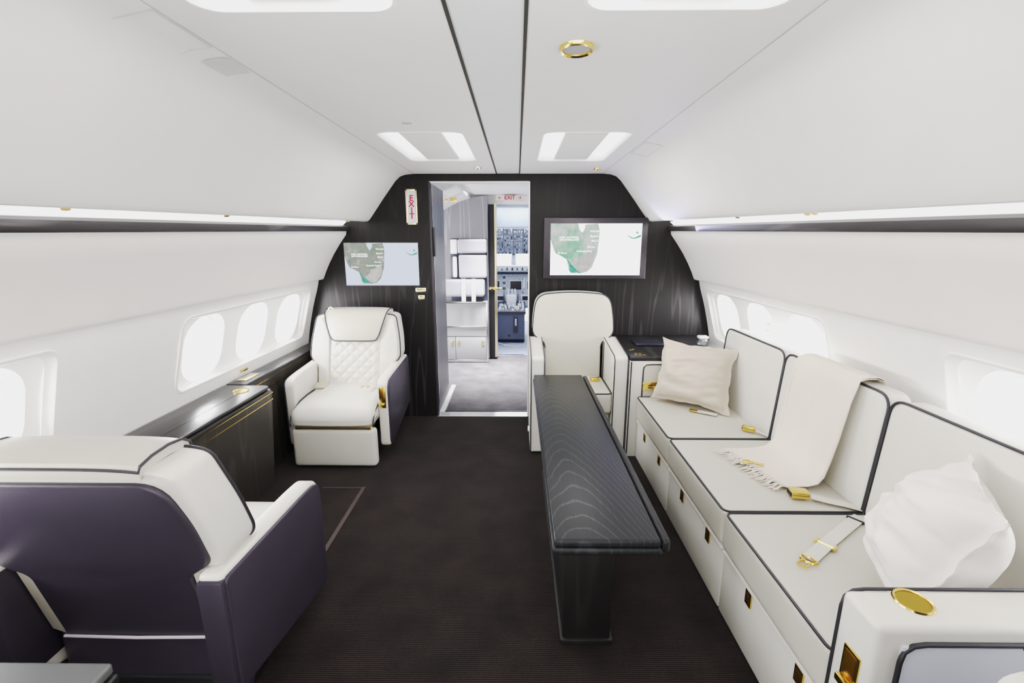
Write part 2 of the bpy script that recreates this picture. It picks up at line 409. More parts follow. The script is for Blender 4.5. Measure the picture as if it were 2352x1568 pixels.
# ceiling: two outer panels with light openings and a centre strip
ZC = 2.157
LIGHTS = [(-0.740, 2.505, -0.280, 3.385), (0.135, 2.515, 0.605, 3.40), (-0.765, 0.36, -0.282, 1.243), (0.155, 0.36, 0.63, 1.243)]
def ceil_panel(x0, x1, lights):
    holes = [rrect(l[0], l[1], l[2], l[3], 0.06) for l in lights]
    mb = panel_holes([(x0, Y0), (x1, Y0), (x1, Y1), (x0, Y1)], holes, 0.22, lambda u, v: (u, v, ZC))
    o = mb.build('ceiling', M['ceil'], smooth=False); struct(o)
ceil_panel(-0.868, -0.1755, [LIGHTS[0], LIGHTS[2]])
ceil_panel(0.0255, 0.737, [LIGHTS[1], LIGHTS[3]])
o = MB().box((-0.1665, Y0, ZC+0.001), (0.0165, Y1-0.02, ZC+0.02)).build('ceiling', M['ceil_cool'], smooth=False); struct(o)
o = MB().box((-0.20, Y0, ZC+0.021), (0.05, Y1, ZC+0.03)).build('ceiling', M['groove'], smooth=False); struct(o)
for xs in ((-0.176, -0.166), (0.016, 0.026)):     # dark grooves either side of the strip
    o = MB().box((xs[0], Y0, ZC-0.002), (xs[1], Y1-0.02, ZC+0.015)).build('trim_1' if xs[0] < -0.1 else 'trim_2', M['groove'], smooth=False); struct(o)

# stowage-bin shaped upper side panels, cove lights, ledges, side walls
def side(sg, nm):
    def X(a): return XC+sg*a
    prof = [(0.788, 2.157), (0.86, 2.150), (0.905, 2.135), (0.945, 2.10), (0.985, 2.05), (1.06, 1.955), (1.12, 1.875), (1.165, 1.815), (1.185, 1.79), (1.20, 1.778), (1.225, 1.775)]
    def lip(y): return 1.770 if y > 3.98 else 1.770-(3.98-y)*0.0235
    rows = []
    for i in range(33):
        y = Y0+(Y1-Y0)*i/32; k = lip(y)-1.775
        rows.append([(X(a), y, z+k*max(0, (2.157-z)/(2.157-1.775))) for a, z in prof])
    o = MB().grid(rows).build('ceiling', M['ceil']); struct(o)
    # seam between flat ceiling and bin panel
    o = MB().box((X(0.787)-0.002, Y0, ZC-0.0015), (X(0.787)+0.002, D, ZC+0.004)).build('trim_3' if sg < 0 else 'trim_4', M['seam'], smooth=False); struct(o)
    # cove light: soft glowing trough between bin lip and ledge
    cr = [(1.222, 1.7765), (1.30, 1.800), (1.40, 1.800), (1.47, 1.78), (1.50, 1.745)]
    rows = []
    for i in range(25):
        y = Y0+(D-0.035-Y0)*i/24; k = lip(y)-1.775
        rows.append([(X(a), y, z+k) for a, z in cr])
    o = MB().grid(rows).build('cove_light', M['cove'])
    tag(o, 'long glowing white cove light above the %s dark wood ledge' % nm, 'light')
    # ledge rail, falls slightly toward the rear
    mb = MB(); rows = []
    sec = [(1.372, 1.690), (1.366, 1.700), (1.366, 1.728), (1.374, 1.738), (1.52, 1.745), (1.52, 1.69)]
    for i in range(25):
        y = Y0+(D-0.005-Y0)*i/24; k = -(D-y)*0.0190
        rows.append([(X(a), y, z+k) for a, z in sec])
    mb.grid(rows, closed=True); n = len(sec)
    mb.f += [tuple(range(n)), tuple(range(24*n, 25*n))]
    o = mb.build('trim_5' if sg < 0 else 'trim_6', M['woodx'], fixn=True); struct(o)
    # upper side wall between ledge and window panel
    up = [(1.385, 1.715), (1.398, 1.66), (1.458, 1.58), (1.513, 1.50), (1.560, 1.42), (1.598, 1.345), (1.618, 1.298), (1.626, 1.283), (1.640, 1.276), (1.67, 1.272)]
    rows = []
    for i in range(25):
        y = Y0+(Y1-Y0)*i/24
        rows.append([(X(a), y, z-max(0, (D-y)*0.019*(z-1.283)/0.43)) for a, z in up])
    o = MB().grid(rows).build('wall_'+nm, M['wall']); struct(o)
    # window panel with framed openings
    frames = [(2.365, 3.885), (0.16, 1.682)]
    zb, zt = 0.785, 1.206
    holes = [rrect(a, zb, b, zt, 0.055, 6) for a, b in frames]
    o = panel_holes([(Y0, 0.0), (Y1, 0.0), (Y1, 1.274), (Y0, 1.274)], holes, 0.075, lambda u, v: (X(halfs(v)), u, v)).build('wall_'+nm, M['panel']); struct(o)
    for wi, (a, b) in enumerate(frames):
        root = bpy.data.objects.new('window_%d' % ((1 if sg < 0 else 3)+wi), None); COL.objects.link(root); struct(root)
        root.location = (0, 0, 0)
        dep = 0.035
        outer = rrect(a, zb, b, zt, 0.055, 6)
        # frame lip: rolled edge and reveal to the recessed plate
        rows = []
        for (g, d) in ((-0.012, -0.001), (-0.006, -0.005), (0.002, -0.004), (0.008, 0.004), (0.014, dep)):
            loop = rrect(a+g, zb+g, b-g, zt-g, 0.055-g*0.5, 6)
            rows.append([(X(halfs(v)+d), u, v) for u, v in loop])
        MB().grid(rows, closed=True).build('window_frame', M['panel'], root)
        pitch = (b-a)/3; ov = []
        for k in range(3):
            c = a+pitch*(k+0.5); ov.append(rrect(c-0.178, zb+0.018, c+0.178, zt-0.018, 0.135, 8))
        plate = rrect(a+0.012, zb+0.012, b-0.012, zt-0.012, 0.05, 6)
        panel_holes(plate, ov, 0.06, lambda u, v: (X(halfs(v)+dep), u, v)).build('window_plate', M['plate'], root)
        for k in range(3):
            c = a+pitch*(k+0.5); rows = []
            for (g, d) in ((0, dep), (0.006, dep+0.012), (0.016, dep+0.05), (0.020, dep+0.052), (0.022, dep+0.075)):
                loop = rrect(c-0.178+g, zb+0.018+g, c+0.178-g, zt-0.018-g, 0.135-g*0.5, 8)
                rows.append([(X(halfs(v)+d), u, v) for u, v in loop])
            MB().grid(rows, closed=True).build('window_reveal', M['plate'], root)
            loop = rrect(c-0.178+0.021, zb+0.039, c+0.178-0.021, zt-0.039, 0.12, 8)
            MB().add([(X(halfs(v)+dep+0.062), u, v) for u, v in loop], [tuple(range(len(loop)))]).build('pane', M['glass'], root, smooth=False)
side(-1, 'left'); side(1, 'right')
# closing wall behind the camera
poly = [(-1.9, 0), (1.75, 0), (1.76, 0.7), (1.4, 1.6), (0.8, 2.2), (-0.95, 2.2), (-1.55, 1.6), (-1.9, 0.7)]
o = MB().prism(poly, 'xz', Y0-0.03, Y0, 0).build('wall_rear', M['wall'], smooth=False); struct(o)

# front bulkhead in dark oak with the doorway
DX0, DX1, DZ = -0.742, 0.108, 2.095
bul = [(-1.93, 0.0), (DX0, 0.0), (DX0, DZ), (DX1, DZ), (DX1, 0.0), (1.78, 0.0), (1.80, 0.7), (1.62, 1.28), (1.36, 1.72), (0.80, 2.19), (-0.96, 2.19), (-1.52, 1.72), (-1.78, 1.28), (-1.955, 0.7)]
o = MB().prism(bul, 'xz', D, D+0.06, 0).build('wall_front', M['wood'], smooth=False); struct(o)
# doorway: left pocket wall, lintel edge, white edge trim, threshold
dr = bpy.data.objects.new('door_1', None); COL.objects.link(dr); struct(dr)
MB().box((DX0-0.05, D+0.06, 0.0), (DX0+0.004, D+0.72, 2.14)).build('jamb', M['woodgrey'], dr, smooth=False)
MB().box((DX0-0.004, D-0.006, 0.0), (DX0+0.012, D+0.012, DZ)).build('edge_trim', M['bezel'], dr, smooth=False)
MB().box((DX0+0.004, D+0.055, 0.0), (DX0+0.012, D+0.07, DZ)).build('edge_trim', M['chrome'], dr, smooth=False)
MB().box((DX1-0.008, D-0.004, 0.0), (DX1+0.002, D+0.09, DZ)).build('edge_trim', M['bright'], dr, smooth=False)
MB().box((DX0, D-0.004, DZ-0.008), (DX1, D+0.09, DZ+0.002)).build('head_trim', M['bright'], dr, smooth=False)
MB().box((DX0+0.012, D+0.02, 1.475), (DX0+0.030, D+0.075, 1.72), 0.004).build('door_pull', M['black'], dr)
o = MB().box((DX0, D-0.01, -0.01), (DX1, D+0.105, 0.006), 0.002).build('trim_7', M['chrome'], smooth=False); struct(o)
o = MB().box((DX0+0.004, D+0.10, -0.01), (DX0+0.052, D+0.93, 0.008), 0.002).build('trim_8', M['bright'], smooth=False); struct(o)
o = MB().box((DX0+0.052, D+0.105, -0.004), (DX1, D+0.120, 0.010), 0.002).build('trim_9', M['black'], smooth=False); struct(o)

# carpet-edge metal strip framing a floor panel beside the near recliner
mb = MB().box((-1.30, 2.735, 0.0), (-1.008, 2.745, 0.004)).box((-1.030, 1.60, 0.0), (-1.006, 2.745, 0.008))
o = mb.build('trim_10', mat('brown_metal_strip', (0.055, 0.040, 0.036), 0.55, 0.0), smooth=False); struct(o)

# ------------------------------------------------------------------ ceiling lights and fittings
def ceiling_light(l, label):
    x0, y0, x1, y1 = l
    t = thing('ceiling_light', label, 'light', ((x0+x1)/2, (y0+y1)/2, ZC), group='recessed ceiling lights')
    cx, cy = (x0+x1)/2, (y0+y1)/2; hx, hy = (x1-x0)/2, (y1-y0)/2
    rows = []
    for (g, z) in ((-0.004, -0.001), (0.004, -0.0015), (0.010, 0.006), (0.022, 0.045)):
        rows.append([(u, v, z) for u, v in rrect(-hx+g, -hy+g, hx-g, hy-g, 0.06, 6)])
    MB().grid(rows, closed=True).build('frame', M['bright'], t)
    MB().box((-hx+0.012, -hy+0.012, 0.045), (hx-0.012, hy-0.012, 0.055)).build('diffuser', M['lamp'], t, smooth=False)
    MB().box((-hx*0.50, -hy+0.012, 0.004), (hx*0.50, hy-0.04, 0.040), 0.012, 3).build('centre_panel', M['ceil'], t)
ceiling_light(LIGHTS[0], 'recessed square ceiling light left of the centre strip near the front bulkhead')
ceiling_light(LIGHTS[1], 'recessed square ceiling light right of the centre strip near the front bulkhead')
ceiling_light(LIGHTS[2], 'large recessed ceiling light cut by the top edge, left of the centre strip')
ceiling_light(LIGHTS[3], 'large recessed ceiling light cut by the top edge, right of the centre strip')

def ring_light(x, y, r, label, ringm, name='downlight'):
    t = thing(name, label, 'light', (x, y, ZC))
    MB().lathe((0, 0, 0), [(r*0.80, 0.0), (r*0.82, -0.008), (r*0.92, -0.012), (r, -0.006), (r*1.02, 0.0)]).build('ring', ringm, t)
    MB().cyl((0, 0, -0.002), (0, 0, -1), r*0.82, 0.002, 28).build('lens', M['disc'], t, smooth=False)
ring_light(0.170, 1.458, 0.050, 'round ceiling fitting with gold ring and grey lens right of the centre strip', M['gold'], 'ceiling_speaker')
ring_light(-0.299, 3.655, 0.026, 'small silver ringed downlight just before the bulkhead, left of centre strip', M['chrome'])
ring_light(0.620, 3.730, 0.026, 'small gold ringed downlight just before the bulkhead, right of centre strip', M['gold'])
o = MB().box((-0.545, 2.298, ZC-0.004), (-0.500, 2.330, ZC+0.002), 0.004).build('smoke_sensor', mat('sensor_grey', (0.45, 0.45, 0.46), 0.5)); tag(o, 'tiny grey sensor plate on the ceiling ahead of left recessed light', 'sensor')

def on_bin(sg, a, y, off=0.0):
    """point on the sloped bin surface at half-width a"""
    pr = [(0.788, 2.157), (0.86, 2.150), (0.905, 2.135), (0.945, 2.10), (0.985, 2.05), (1.06, 1.955), (1.12, 1.875)]
    for (a0, z0), (a1, z1) in zip(pr, pr[1:]):
        if a <= a1: z = z0+(z1-z0)*(a-a0)/(a1-a0); break
    return (XC+sg*(a-off*0.4), y, z-off)
def bin_panel(sg, a0, a1, y0, y1, name, m, label, cat, outline=False):
    if outline:
        pts = [on_bin(sg, a0, y0, .001), on_bin(sg, a1, y0, .001), on_bin(sg, a1, y1, .001), on_bin(sg, (a0+a1)/2, y1, .001), on_bin(sg, a0, y1, .001), on_bin(sg, a0, y0, .001)]
        o = MB().tube(pts, 0.0014, 5).build(name, M['seam'])
    else:
        n = 6; rows = [[on_bin(sg, a0+(a1-a0)*i/n, y, .003) for i in range(n+1)] for y in (y0, y1)]
        o = MB().grid(rows).build(name, m)
    tag(o, label, cat); return o
gv = mat('vent_grey', (0.60, 0.59, 0.575), 0.6)
bin_panel(-1, 0.80, 0.878, 1.51, 1.64, 'ceiling_vent', gv, 'grey rectangular vent panel on the left bin panel beside the seam', 'vent')
bin_panel(1, 0.80, 0.875, 1.03, 1.16, 'ceiling_vent', gv, 'grey vent panel on the right bin panel at the top edge', 'vent')
bin_panel(-1, 0.795, 0.905, 1.22, 1.44, 'access_hatch', None, 'thin outline of a flush hatch on the left bin panel', 'hatch', True)
bin_panel(1, 0.800, 0.900, 2.75, 3.10, 'access_hatch', None, 'thin outline of a flush hatch on the right bin panel', 'hatch', True)

# gold reading spots in the coves
def spot(sg, y, label, n=1):
    t = thing('reading_spot', label, 'light', (XC+sg*1.245, y, 1.770-(3.98-y)*0.0235+0.012), group='gold cove spots')
    for k in range(n):
        MB().cyl((0, k*0.045, 0.006), (-sg*0.3, -0.25, -1), 0.015, 0.022, 14, 0.012).build('housing', M['gold'], t)
        MB().lathe((0, k*0.045, 0.004), [(0.012, 0), (0.021, -0.002), (0.021, 0.002)], 16).build('ring', M['goldpale'], t)
spot(-1, 1.37, 'gold cove spot nearest the camera above the left ledge')
spot(-1, 2.13, 'gold cove spot midway above the left ledge')
spot(-1, 3.62, 'pair of gold cove spots by the bulkhead above the left ledge', 2)
spot(1, 1.86, 'pair of gold cove spots nearest the camera above the right ledge', 2)
spot(1, 2.50, 'single gold cove spot midway above the right ledge')
spot(1, 3.55, 'pair of gold cove spots by the bulkhead above the right ledge', 2)

# air grilles on the upper side walls
def grille(sg, y, label):
    t = thing('air_grille', label, 'vent', (0, 0, 0), group='gold air grilles')
    z0, z1 = 1.422, 1.462
    def P(u, v, d):
        a = 1.560-(v-1.42)*0.60+0.002
        return (XC+sg*(a-d), u, v)
    def bar(u0, u1, v0, v1, d0, d1):
        mb = MB(); vs = [P(u, v, d) for d in (d0, d1) for (u, v) in ((u0, v0), (u1, v0), (u1, v1), (u0, v1))]
        mb.add(vs, [(0, 1, 2, 3), (7, 6, 5, 4), (0, 4, 5, 1), (1, 5, 6, 2), (2, 6, 7, 3), (3, 7, 4, 0)]); return mb
    fr = MB()
    for (u0, u1, v0, v1) in ((y, y+0.145, z0, z0+0.008), (y, y+0.145, z1-0.008, z1), (y, y+0.010, z0, z1), (y+0.135, y+0.145, z0, z1), (y+0.0695, y+0.0755, z0, z1)):
        b = bar(u0, u1, v0, v1, -0.002, 0.007); fr.add(b.v, b.f)
    fr.build('frame', M['gold'] if sg > 0 else M['goldpale'], t, smooth=False)
    bar(y+0.006, y+0.139, z0+0.004, z1-0.004, -0.002, 0.003).build('mesh_insert', mat('grille_mesh', (0.05, 0.045, 0.045), 0.6, bump=0.5, bscale=900), t, smooth=False)
grille(-1, 2.315, 'gold framed air grille on the left upper wall panel')
grille(1, 1.975, 'gold framed air grille on the right upper wall panel')

# ------------------------------------------------------------------ bulkhead screens, signs, switches
LAND = [(0, 0), (.52, 0), (.60, .015), (.66, .015), (.70, .02), (.945, .0), (.965, .10), (.985, .14), (.975, .30), (.965, .42), (.955, .55), (.945, .60), (.905, .70), (.875, .78), (.86, .83), (.835, .86), (.79, .90), (.75, .935), (.66, .955), (.60, .94), (.555, .96), (.50, .955), (.42, .95), (.385, .90), (.40, .87), (.45, .88), (.44, .83), (.39, .78), (.385, .73), (.335, .69), (.30, .65), (.26, .62), (.20, .605), (.13, .585), (.10, .56), (.085, .50), (.06, .48), (.045, .40), (.02, .36), (0, .30)]
def build_screen(x0, x1, z0, z1, y, root, sea, land, sfrac):
    W, Hh = x1-x0, z1-z0
    def P(u, v, d): return (x0+u*W, y-d, z1-v*Hh)
    MB().box((x0, y, z0), (x1, y+0.004, z1)).build('display', sea, root, smooth=False)
    lk = [(.55, 0.0), (.69, 0.0), (.69, .08), (.665, .13), (.64, .17), (.615, .16), (.585, .12), (.56, .06)]
    def poly(pts, d, m, name, par, sc=sfrac):
        bm = bmesh.new(); vs = [bm.verts.new(P(u*sc, v, d)) for u, v in pts]; f = bm.faces.new(vs)
        bmesh.ops.triangulate(bm, faces=[f]); return MB().bm(bm).build(name, m, par, smooth=False)
    poly(LAND, 0.0006, land, 'land_map', root)
    poly(lk, 0.0010, sea, 'lake', root)
    poly([(.30, .65), (.335, .69), (.385, .73), (.42, .78), (.47, .83), (.55, .90), (.60, .94), (.66, .955), (.60, .965), (.53, .93), (.50, .955), (.42, .95), (.385, .90), (.40, .87), (.45, .88), (.44, .83), (.39, .78)], 0.0012, M['keys'], 'mangrove_coast', root)
    poly([(.62, .62), (.72, .60), (.80, .52), (.90, .48), (.90, .66), (.84, .80), (.76, .90), (.66, .94), (.56, .90), (.47, .80), (.54, .76), (.60, .70)], 0.0009, M['sand'], 'sandy_tip', root)
    ba = MB()
    for pts in ([(.83, .19), (.86, .235), (.90, .27), (.93, .265), (.955, .24), (.99, .215), (.99, .25), (.955, .275), (.93, .29), (.89, .285), (.855, .245)], [(.945, .14), (.965, .19), (.935, .19)]):
        bm = bmesh.new(); f = bm.faces.new([bm.verts.new(P(u, v, 0.0008)) for u, v in pts]); bmesh.ops.triangulate(bm, faces=[f]); ba.bm(bm)
    ba.build('islands', M['keys'], root, smooth=False)
    for (s, u, v, size, al) in (('PARC NATIONAL', .205, .265, .043, 'CENTER'), ('DES EVERGLADES', .205, .312, .043, 'CENTER'), ('West Palm', .43, .145, .040, 'LEFT'), ('Boynton', .435, .243, .040, 'LEFT'),
                                ('Boca R', .45, .33, .040, 'LEFT'), ('Fort Lau', .405, .448, .040, 'LEFT'), ('Pembroke Pines', .29, .53, .040, 'LEFT'), ('\u00cele Marco', .085, .565, .040, 'LEFT')):
        vs, fs = text_polys(s, size*Hh*1.15, al)
        MB().add([(x0+u*W+a, y-0.0018, z1-v*Hh+b) for a, b, c in vs], fs).build('map_text', M['txt'], root, smooth=False)
t = thing('wall_screen', 'flush wall screen showing a dull green map, left of the doorway', 'screen', (0, 0, 0))
build_screen(-1.500, -0.857, 1.227, 1.592, D-0.006, t, M['sea_l'], M['land_l'], 0.555)
MB().box((-1.506, D-0.004, 1.221), (-0.851, D+0.002, 1.598)).build('bezel', M['black'], t, smooth=False)
t = thing('wall_screen', 'wall screen in a raised dark frame showing a bright green map, right of the doorway', 'screen', (0, 0, 0))
yb = D-0.055
s = yb/D
def sc(x): return x*s
build_screen(0.286, 1.055, 1.321, 1.752, yb-0.003, t, M['sea_r'], M['land_r'], 0.545)
fr = MB().prism(smooth_poly([(0.228, 1.288), (1.108, 1.288), (1.108, 1.80), (0.228, 1.80)], 0.006, 2), 'xz', yb, D-0.001, 0.006, 2)
fr.build('bezel', M['bezel'], t)

def sign_frame(root, x0, x1, z0, z1, y, w, fm, pm, name='panel'):
    fr = MB()
    for (a, b, c, d) in ((x0, x1, z0, z0+w), (x0, x1, z1-w, z1), (x0, x0+w, z0, z1), (x1-w, x1, z0, z1)): fr.box((a, y-0.014, c), (b, y, d), 0.002)
    fr.build('frame', fm, root)
    MB().box((x0+w*0.8, y-0.009, z0+w*0.8), (x1-w*0.8, y, z1-w*0.8)).build(name, pm, root, smooth=False)
t = thing('exit_sign', 'upright gold framed exit sign with stacked red letters on the dark bulkhead', 'sign')
sign_frame(t, -0.942, -0.846, 1.744, 2.035, D-0.001, 0.016, M['goldpale'], M['signwhite'])
tx = MB()
for i, ch in enumerate('EXIT'):
    vs, fs = text_polys(ch, 0.064, 'CENTER', bold=0.0022)
    tx.add([(-0.894+a, D-0.0115, 1.960-i*0.049+b) for a, b, c in vs], fs)
tx.build('lettering', M['red'], t, smooth=False)

def switch_plate(x0, x1, z0, z1, label, word, n):
    t = thing('switch_plate', label, 'switch', group='gold switch plates by the doorway')
    MB().box((x0, D-0.008, z0), (x1, D, z1), 0.003).build('plate', M['goldpale'], t)
    mb = MB()
    for i in range(n):
        w = (x1-x0-0.02)/n; mb.box((x0+0.01+i*w+0.002, D-0.0095, z1-0.018), (x0+0.01+(i+1)*w-0.002, D-0.006, z1-0.010))
    mb.build('marking', M['ink'], t, smooth=False)
    MB().box((x0+0.012, D-0.011, z0+0.006), (x1-0.012, D-0.006, z0+0.020), 0.002).build('button', M['goldpale'], t)
switch_plate(-0.892, -0.800, 1.166, 1.205, 'wider gold switch plate just under the left wall screen', 'x', 6)
switch_plate(-0.872, -0.815, 1.100, 1.140, 'smaller gold switch plate, the lower of the two by the doorway', 'x', 3)

# ------------------------------------------------------------------ recliners
def lean(z): return max(0.0, (z-0.45))*0.29
def make_recliner(name, label, loc, rz, aisle, group):
    t = thing(name, label, 'armchair', loc, rz, group)
    # plinth
    MB().box((-0.25, -0.27, 0.0), (0.25, 0.22, 0.20), 0.01).build('plinth', M['black'], t)
    # seat cushion with waterfall front
    def wf(p):
        q = p.copy()
        if q.y < -0.25 and q.z > 0.38: q.z -= ((-0.25-q.y)/0.2)**2*0.035
        return q
    seat = MB().soft((-0.300, -0.455, 0.315), (0.300, 0.10, 0.475), 0.06, (0, 0.01, 0.018), 10, wf).build('seat', M['leather_white'], t)
    for sx in (-1, 1):
        pts = [(sx*0.294, -0.02, 0.462), (sx*0.294, -0.15, 0.466), (sx*0.294, -0.27, 0.457), (sx*0.294, -0.36, 0.430), (sx*0.294, -0.425, 0.390), (sx*0.294, -0.450, 0.350), (sx*0.294, -0.440, 0.325)]
        MB().tube(pts, 0.0045, 6).build('piping', M['pipe'], seat)
    # quilted strip at the rear of the seat
    rows = []
    for i in range(21):
        v = i/20; row = []
        for j in range(41):
            u = j/40; x = -0.20+0.40*u; y = -0.16+0.22*v
            h = min(abs(math.sin(PI*(u*5+v*3))), abs(math.sin(PI*(u*5-v*3))))
            row.append((x, y, 0.486+0.010*h**0.5 if 0 < i < 20 and 0 < j < 40 else 0.478))
        rows.append(row)
    MB().grid(rows).build('quilted_panel', M['leather_white'], seat)
    # leg rest
    lr = MB().soft((-0.300, -0.440, 0.015), (0.300, -0.360, 0.302), 0.028, (0, 0.008, 0), 8).build('leg_rest', M['leather_white'], t)
    MB().box((-0.27, -0.43, 0.300), (0.27, -0.32, 0.318)).build('hinge_bar', M['goldpale'], lr, smooth=False)
    # arms
    arm = smooth_poly([(-0.325, 0.115, 0.05), (-0.325, 0.630, 0.075), (-0.20, 0.645, 0.05), (0.315, 0.672, 0.02), (0.315, 0.255, 0.03)], 0.04, 5)
    for sx in (-1, 1):
        x0, x1 = (0.300, 0.372) if sx > 0 else (-0.372, -0.300)
        a = MB().prism(arm, 'yz', x0, x1, 0.014, 3).build('armrest', M['leather_white'], t)
        out = smooth_poly([(-0.317, 0.130, 0.05), (-0.317, 0.618, 0.075), (-0.20, 0.632, 0.05), (0.309, 0.658, 0.02), (0.309, 0.262, 0.03)], 0.04, 5)
        xo = (x1-0.004, x1+0.012) if sx > 0 else (x0-0.012, x0+0.004)
        MB().prism(out, 'yz', xo[0], xo[1], 0.006, 2).build('outer_panel', M['plum'], a)
        MB().box((x0-0.004, 0.150 if sx != aisle else 0.300, 0.28), (x1-0.002, 0.327, 0.655 if sx == aisle else 0.662), 0.006).build('rear_panel', M['plum'], a)
        if sx == aisle:
            cx = (x0+x1)/2
            c = MB().box((cx-0.024, -0.334, 0.425), (cx+0.024, -0.318, 0.585), 0.004).build('control_plate', M['gold'], a)
            MB().box((cx-0.010, -0.337, 0.478), (cx+0.010, -0.330, 0.570), 0.002).build('slot', mat('amber_recess', (0.30, 0.15, 0.02), 0.25, 0.8), c)
            MB().box((cx-0.016, -0.345, 0.438), (cx+0.016, -0.330, 0.462), 0.004).build('lever', M['gold'], c)
    # backrest: shield outline, leaning
    half_o = [(0.285, 0.40, 0.02), (0.290, 0.62, 0.03), (0.368, 0.690, 0.04), (0.358, 0.84, 0.05), (0.325, 1.015, 0.07), (0.27, 1.030, 0.05)]
    outline = smooth_poly([(x, z, r) for x, z, r in half_o]+[(-x, z, r) for x, z, r in half_o[::-1]], 0.03, 5)
    sh = lambda p: (p[0], p[1]+lean(p[2]), p[2])
    back = MB().prism(outline, 'xz', 0.045, 0.205, 0.022, 3, sh).build('backrest', M['leather_white'], t)
    MB().tube([(x, 0.048+lean(z), z) for x, z in outline if z > 0.60], 0.0048, 6).build('piping', M['pipe'], back)
    # quilted centre
    rows = []
    for i in range(61):
        v = i/60; z = 0.455+0.40*v; row = []
        for j in range(49):
            u = j/48; x = -0.205+0.41*u
            h = min(abs(math.sin(PI*(u*4.5+v*4.5))), abs(math.sin(PI*(u*4.5-v*4.5))))
            e = min(1, 12*min(u, 1-u, v, 1-v))
            row.append((x, 0.040+lean(z)-(0.004+0.012*h**0.6)*e, z))
        rows.append(row)
    MB().grid(rows).build('quilted_panel', M['leather_white'], back)
    for sx in (-1, 1):     # side bolsters
        w = smooth_poly([(sx*0.205, 0.455), (sx*0.284, 0.455), (sx*0.288, 0.625), (sx*0.350, 0.695), (sx*0.342, 0.84), (sx*0.312, 0.995), (sx*0.262, 1.005), (sx*0.205, 0.85)], 0.03, 4)
        if sx < 0: w = w[::-1]
        MB().prism(w, 'xz', 0.022, 0.060, 0.018, 3, sh).build('side_bolster', M['leather_white'], back)
    # rear shell
    so = [(0.240, 0.365, 0.02), (0.246, 0.632, 0.02), (0.325, 0.685, 0.03), (0.322, 0.84, 0.05), (0.290, 0.995, 0.07)]
    shell = smooth_poly([(x, z, r) for x, z, r in so]+[(-x, z, r) for x, z, r in so[::-1]], 0.03, 5)
    sb = MB().prism(shell, 'xz', 0.195, 0.222, 0.010, 3, sh).build('rear_shell', M['plum'], t)
    MB().tube([(-0.240, 0.222, 0.366), (0.0, 0.224, 0.363), (0.240, 0.222, 0.366)], 0.005, 6).build('seam_strip', mat('pale_lilac_piping', (0.62, 0.56, 0.64), 0.5), sb)
    MB().soft((-0.29, 0.10, 0.06), (0.29, 0.205, 0.362), 0.03, k=4).build('lower_rear_cover', M['plum'], t)
    for sx in (-1, 1):     # cream edge strips beside the lower shell
        MB().prism([(sx*0.245, 0.36), (sx*0.290, 0.38), (sx*0.290, 0.64), (sx*0.250, 0.645)][::sx], 'xz', 0.13, 0.210, 0.004, 2, sh).build('edge_strip', M['leather'], back)
    # wrap-over head pad
    prof = [(0.012, 0.826), (0.008, 0.838), (0.004, 0.87), (0.002, 0.93), (0.006, 0.99), (0.020, 1.035), (0.050, 1.058), (0.10, 1.064), (0.16, 1.060), (0.205, 1.050), (0.216, 1.036)]
    def hw(k): return (0.158, 0.180, 0.198, 0.218, 0.236, 0.249, 0.256)[min(k, 6)]
    rows = []; n = 14
    for k, (y, z) in enumerate(prof):
        rows.append([(hw(k)*(2*j/n-1), y+lean(z)-(0.012*(1-(2*j/n-1)**4) if k < 5 else 0), z+(0.008*(1-(2*j/n-1)**4) if k > 5 else 0)) for j in range(n+1)])
    under = [[(x*0.99, y+0.035 if k < 6 else y-0.004, z-0.03 if k >= 5 else z) for x, y, z in r] for k, r in enumerate(rows)]
    mb = MB().grid(rows); mb.grid(under)
    R, C = len(rows), n+1
    per = [(0, j) for j in range(C)]+[(i, C-1) for i in range(1, R)]+[(R-1, j) for j in range(C-2, -1, -1)]+[(i, 0) for i in range(R-2, 0, -1)]
    idx = [i*C+j for i, j in per]; o = R*C
    for a, b in zip(idx, idx[1:]+idx[:1]): mb.f.append((a, b, b+o, a+o))
    hp = mb.build('head_pad', M['leather'], t, fixn=True)
    MB().tube([mb.v[i] for i in idx], 0.0045, 6, closed=True).build('piping', M['pipe'], hp)
    # lap belt
    bl = MB().tube([(-0.285, 0.02, 0.49), (-0.25, -0.03, 0.505), (-0.215, -0.06, 0.500)], 0.012, 8).build('seat_belt', M['web'], t)
    MB().box((-0.262, -0.085, 0.490), (-0.190, -0.030, 0.515), 0.006).build('buckle', M['leather'], bl)
    MB().box((-0.255, -0.065, 0.512), (-0.200, -0.035, 0.530), 0.006).build('buckle_cover', M['goldpale'], bl)
    b2 = MB().box((0.12, -0.055, 0.488), (0.29, -0.030, 0.492)).build('seat_belt', M['web'], t, smooth=False)
    MB().box((0.085, -0.065, 0.488), (0.15, -0.020, 0.494), 0.002).build('tongue', M['gold'], b2)
    return t
r1 = make_recliner('recliner_chair', 'cream recliner with quilted back facing the camera, beside the left windows', (-1.306, 3.44, 0), 0.0, 1, 'cream recliners')
MB().tube([(-0.215+0.018*math.cos(a), 0.235, 1.062+0.018*math.sin(a)) for a in [PI*i/8 for i in range(9)]], 0.006, 6).build('belt_hook', M['goldpale'], r1)
make_recliner('recliner_chair', 'recliner in the near left foreground seen from behind with plum grey shell', (-1.225, 1.44, 0), PI, -1, 'cream recliners')

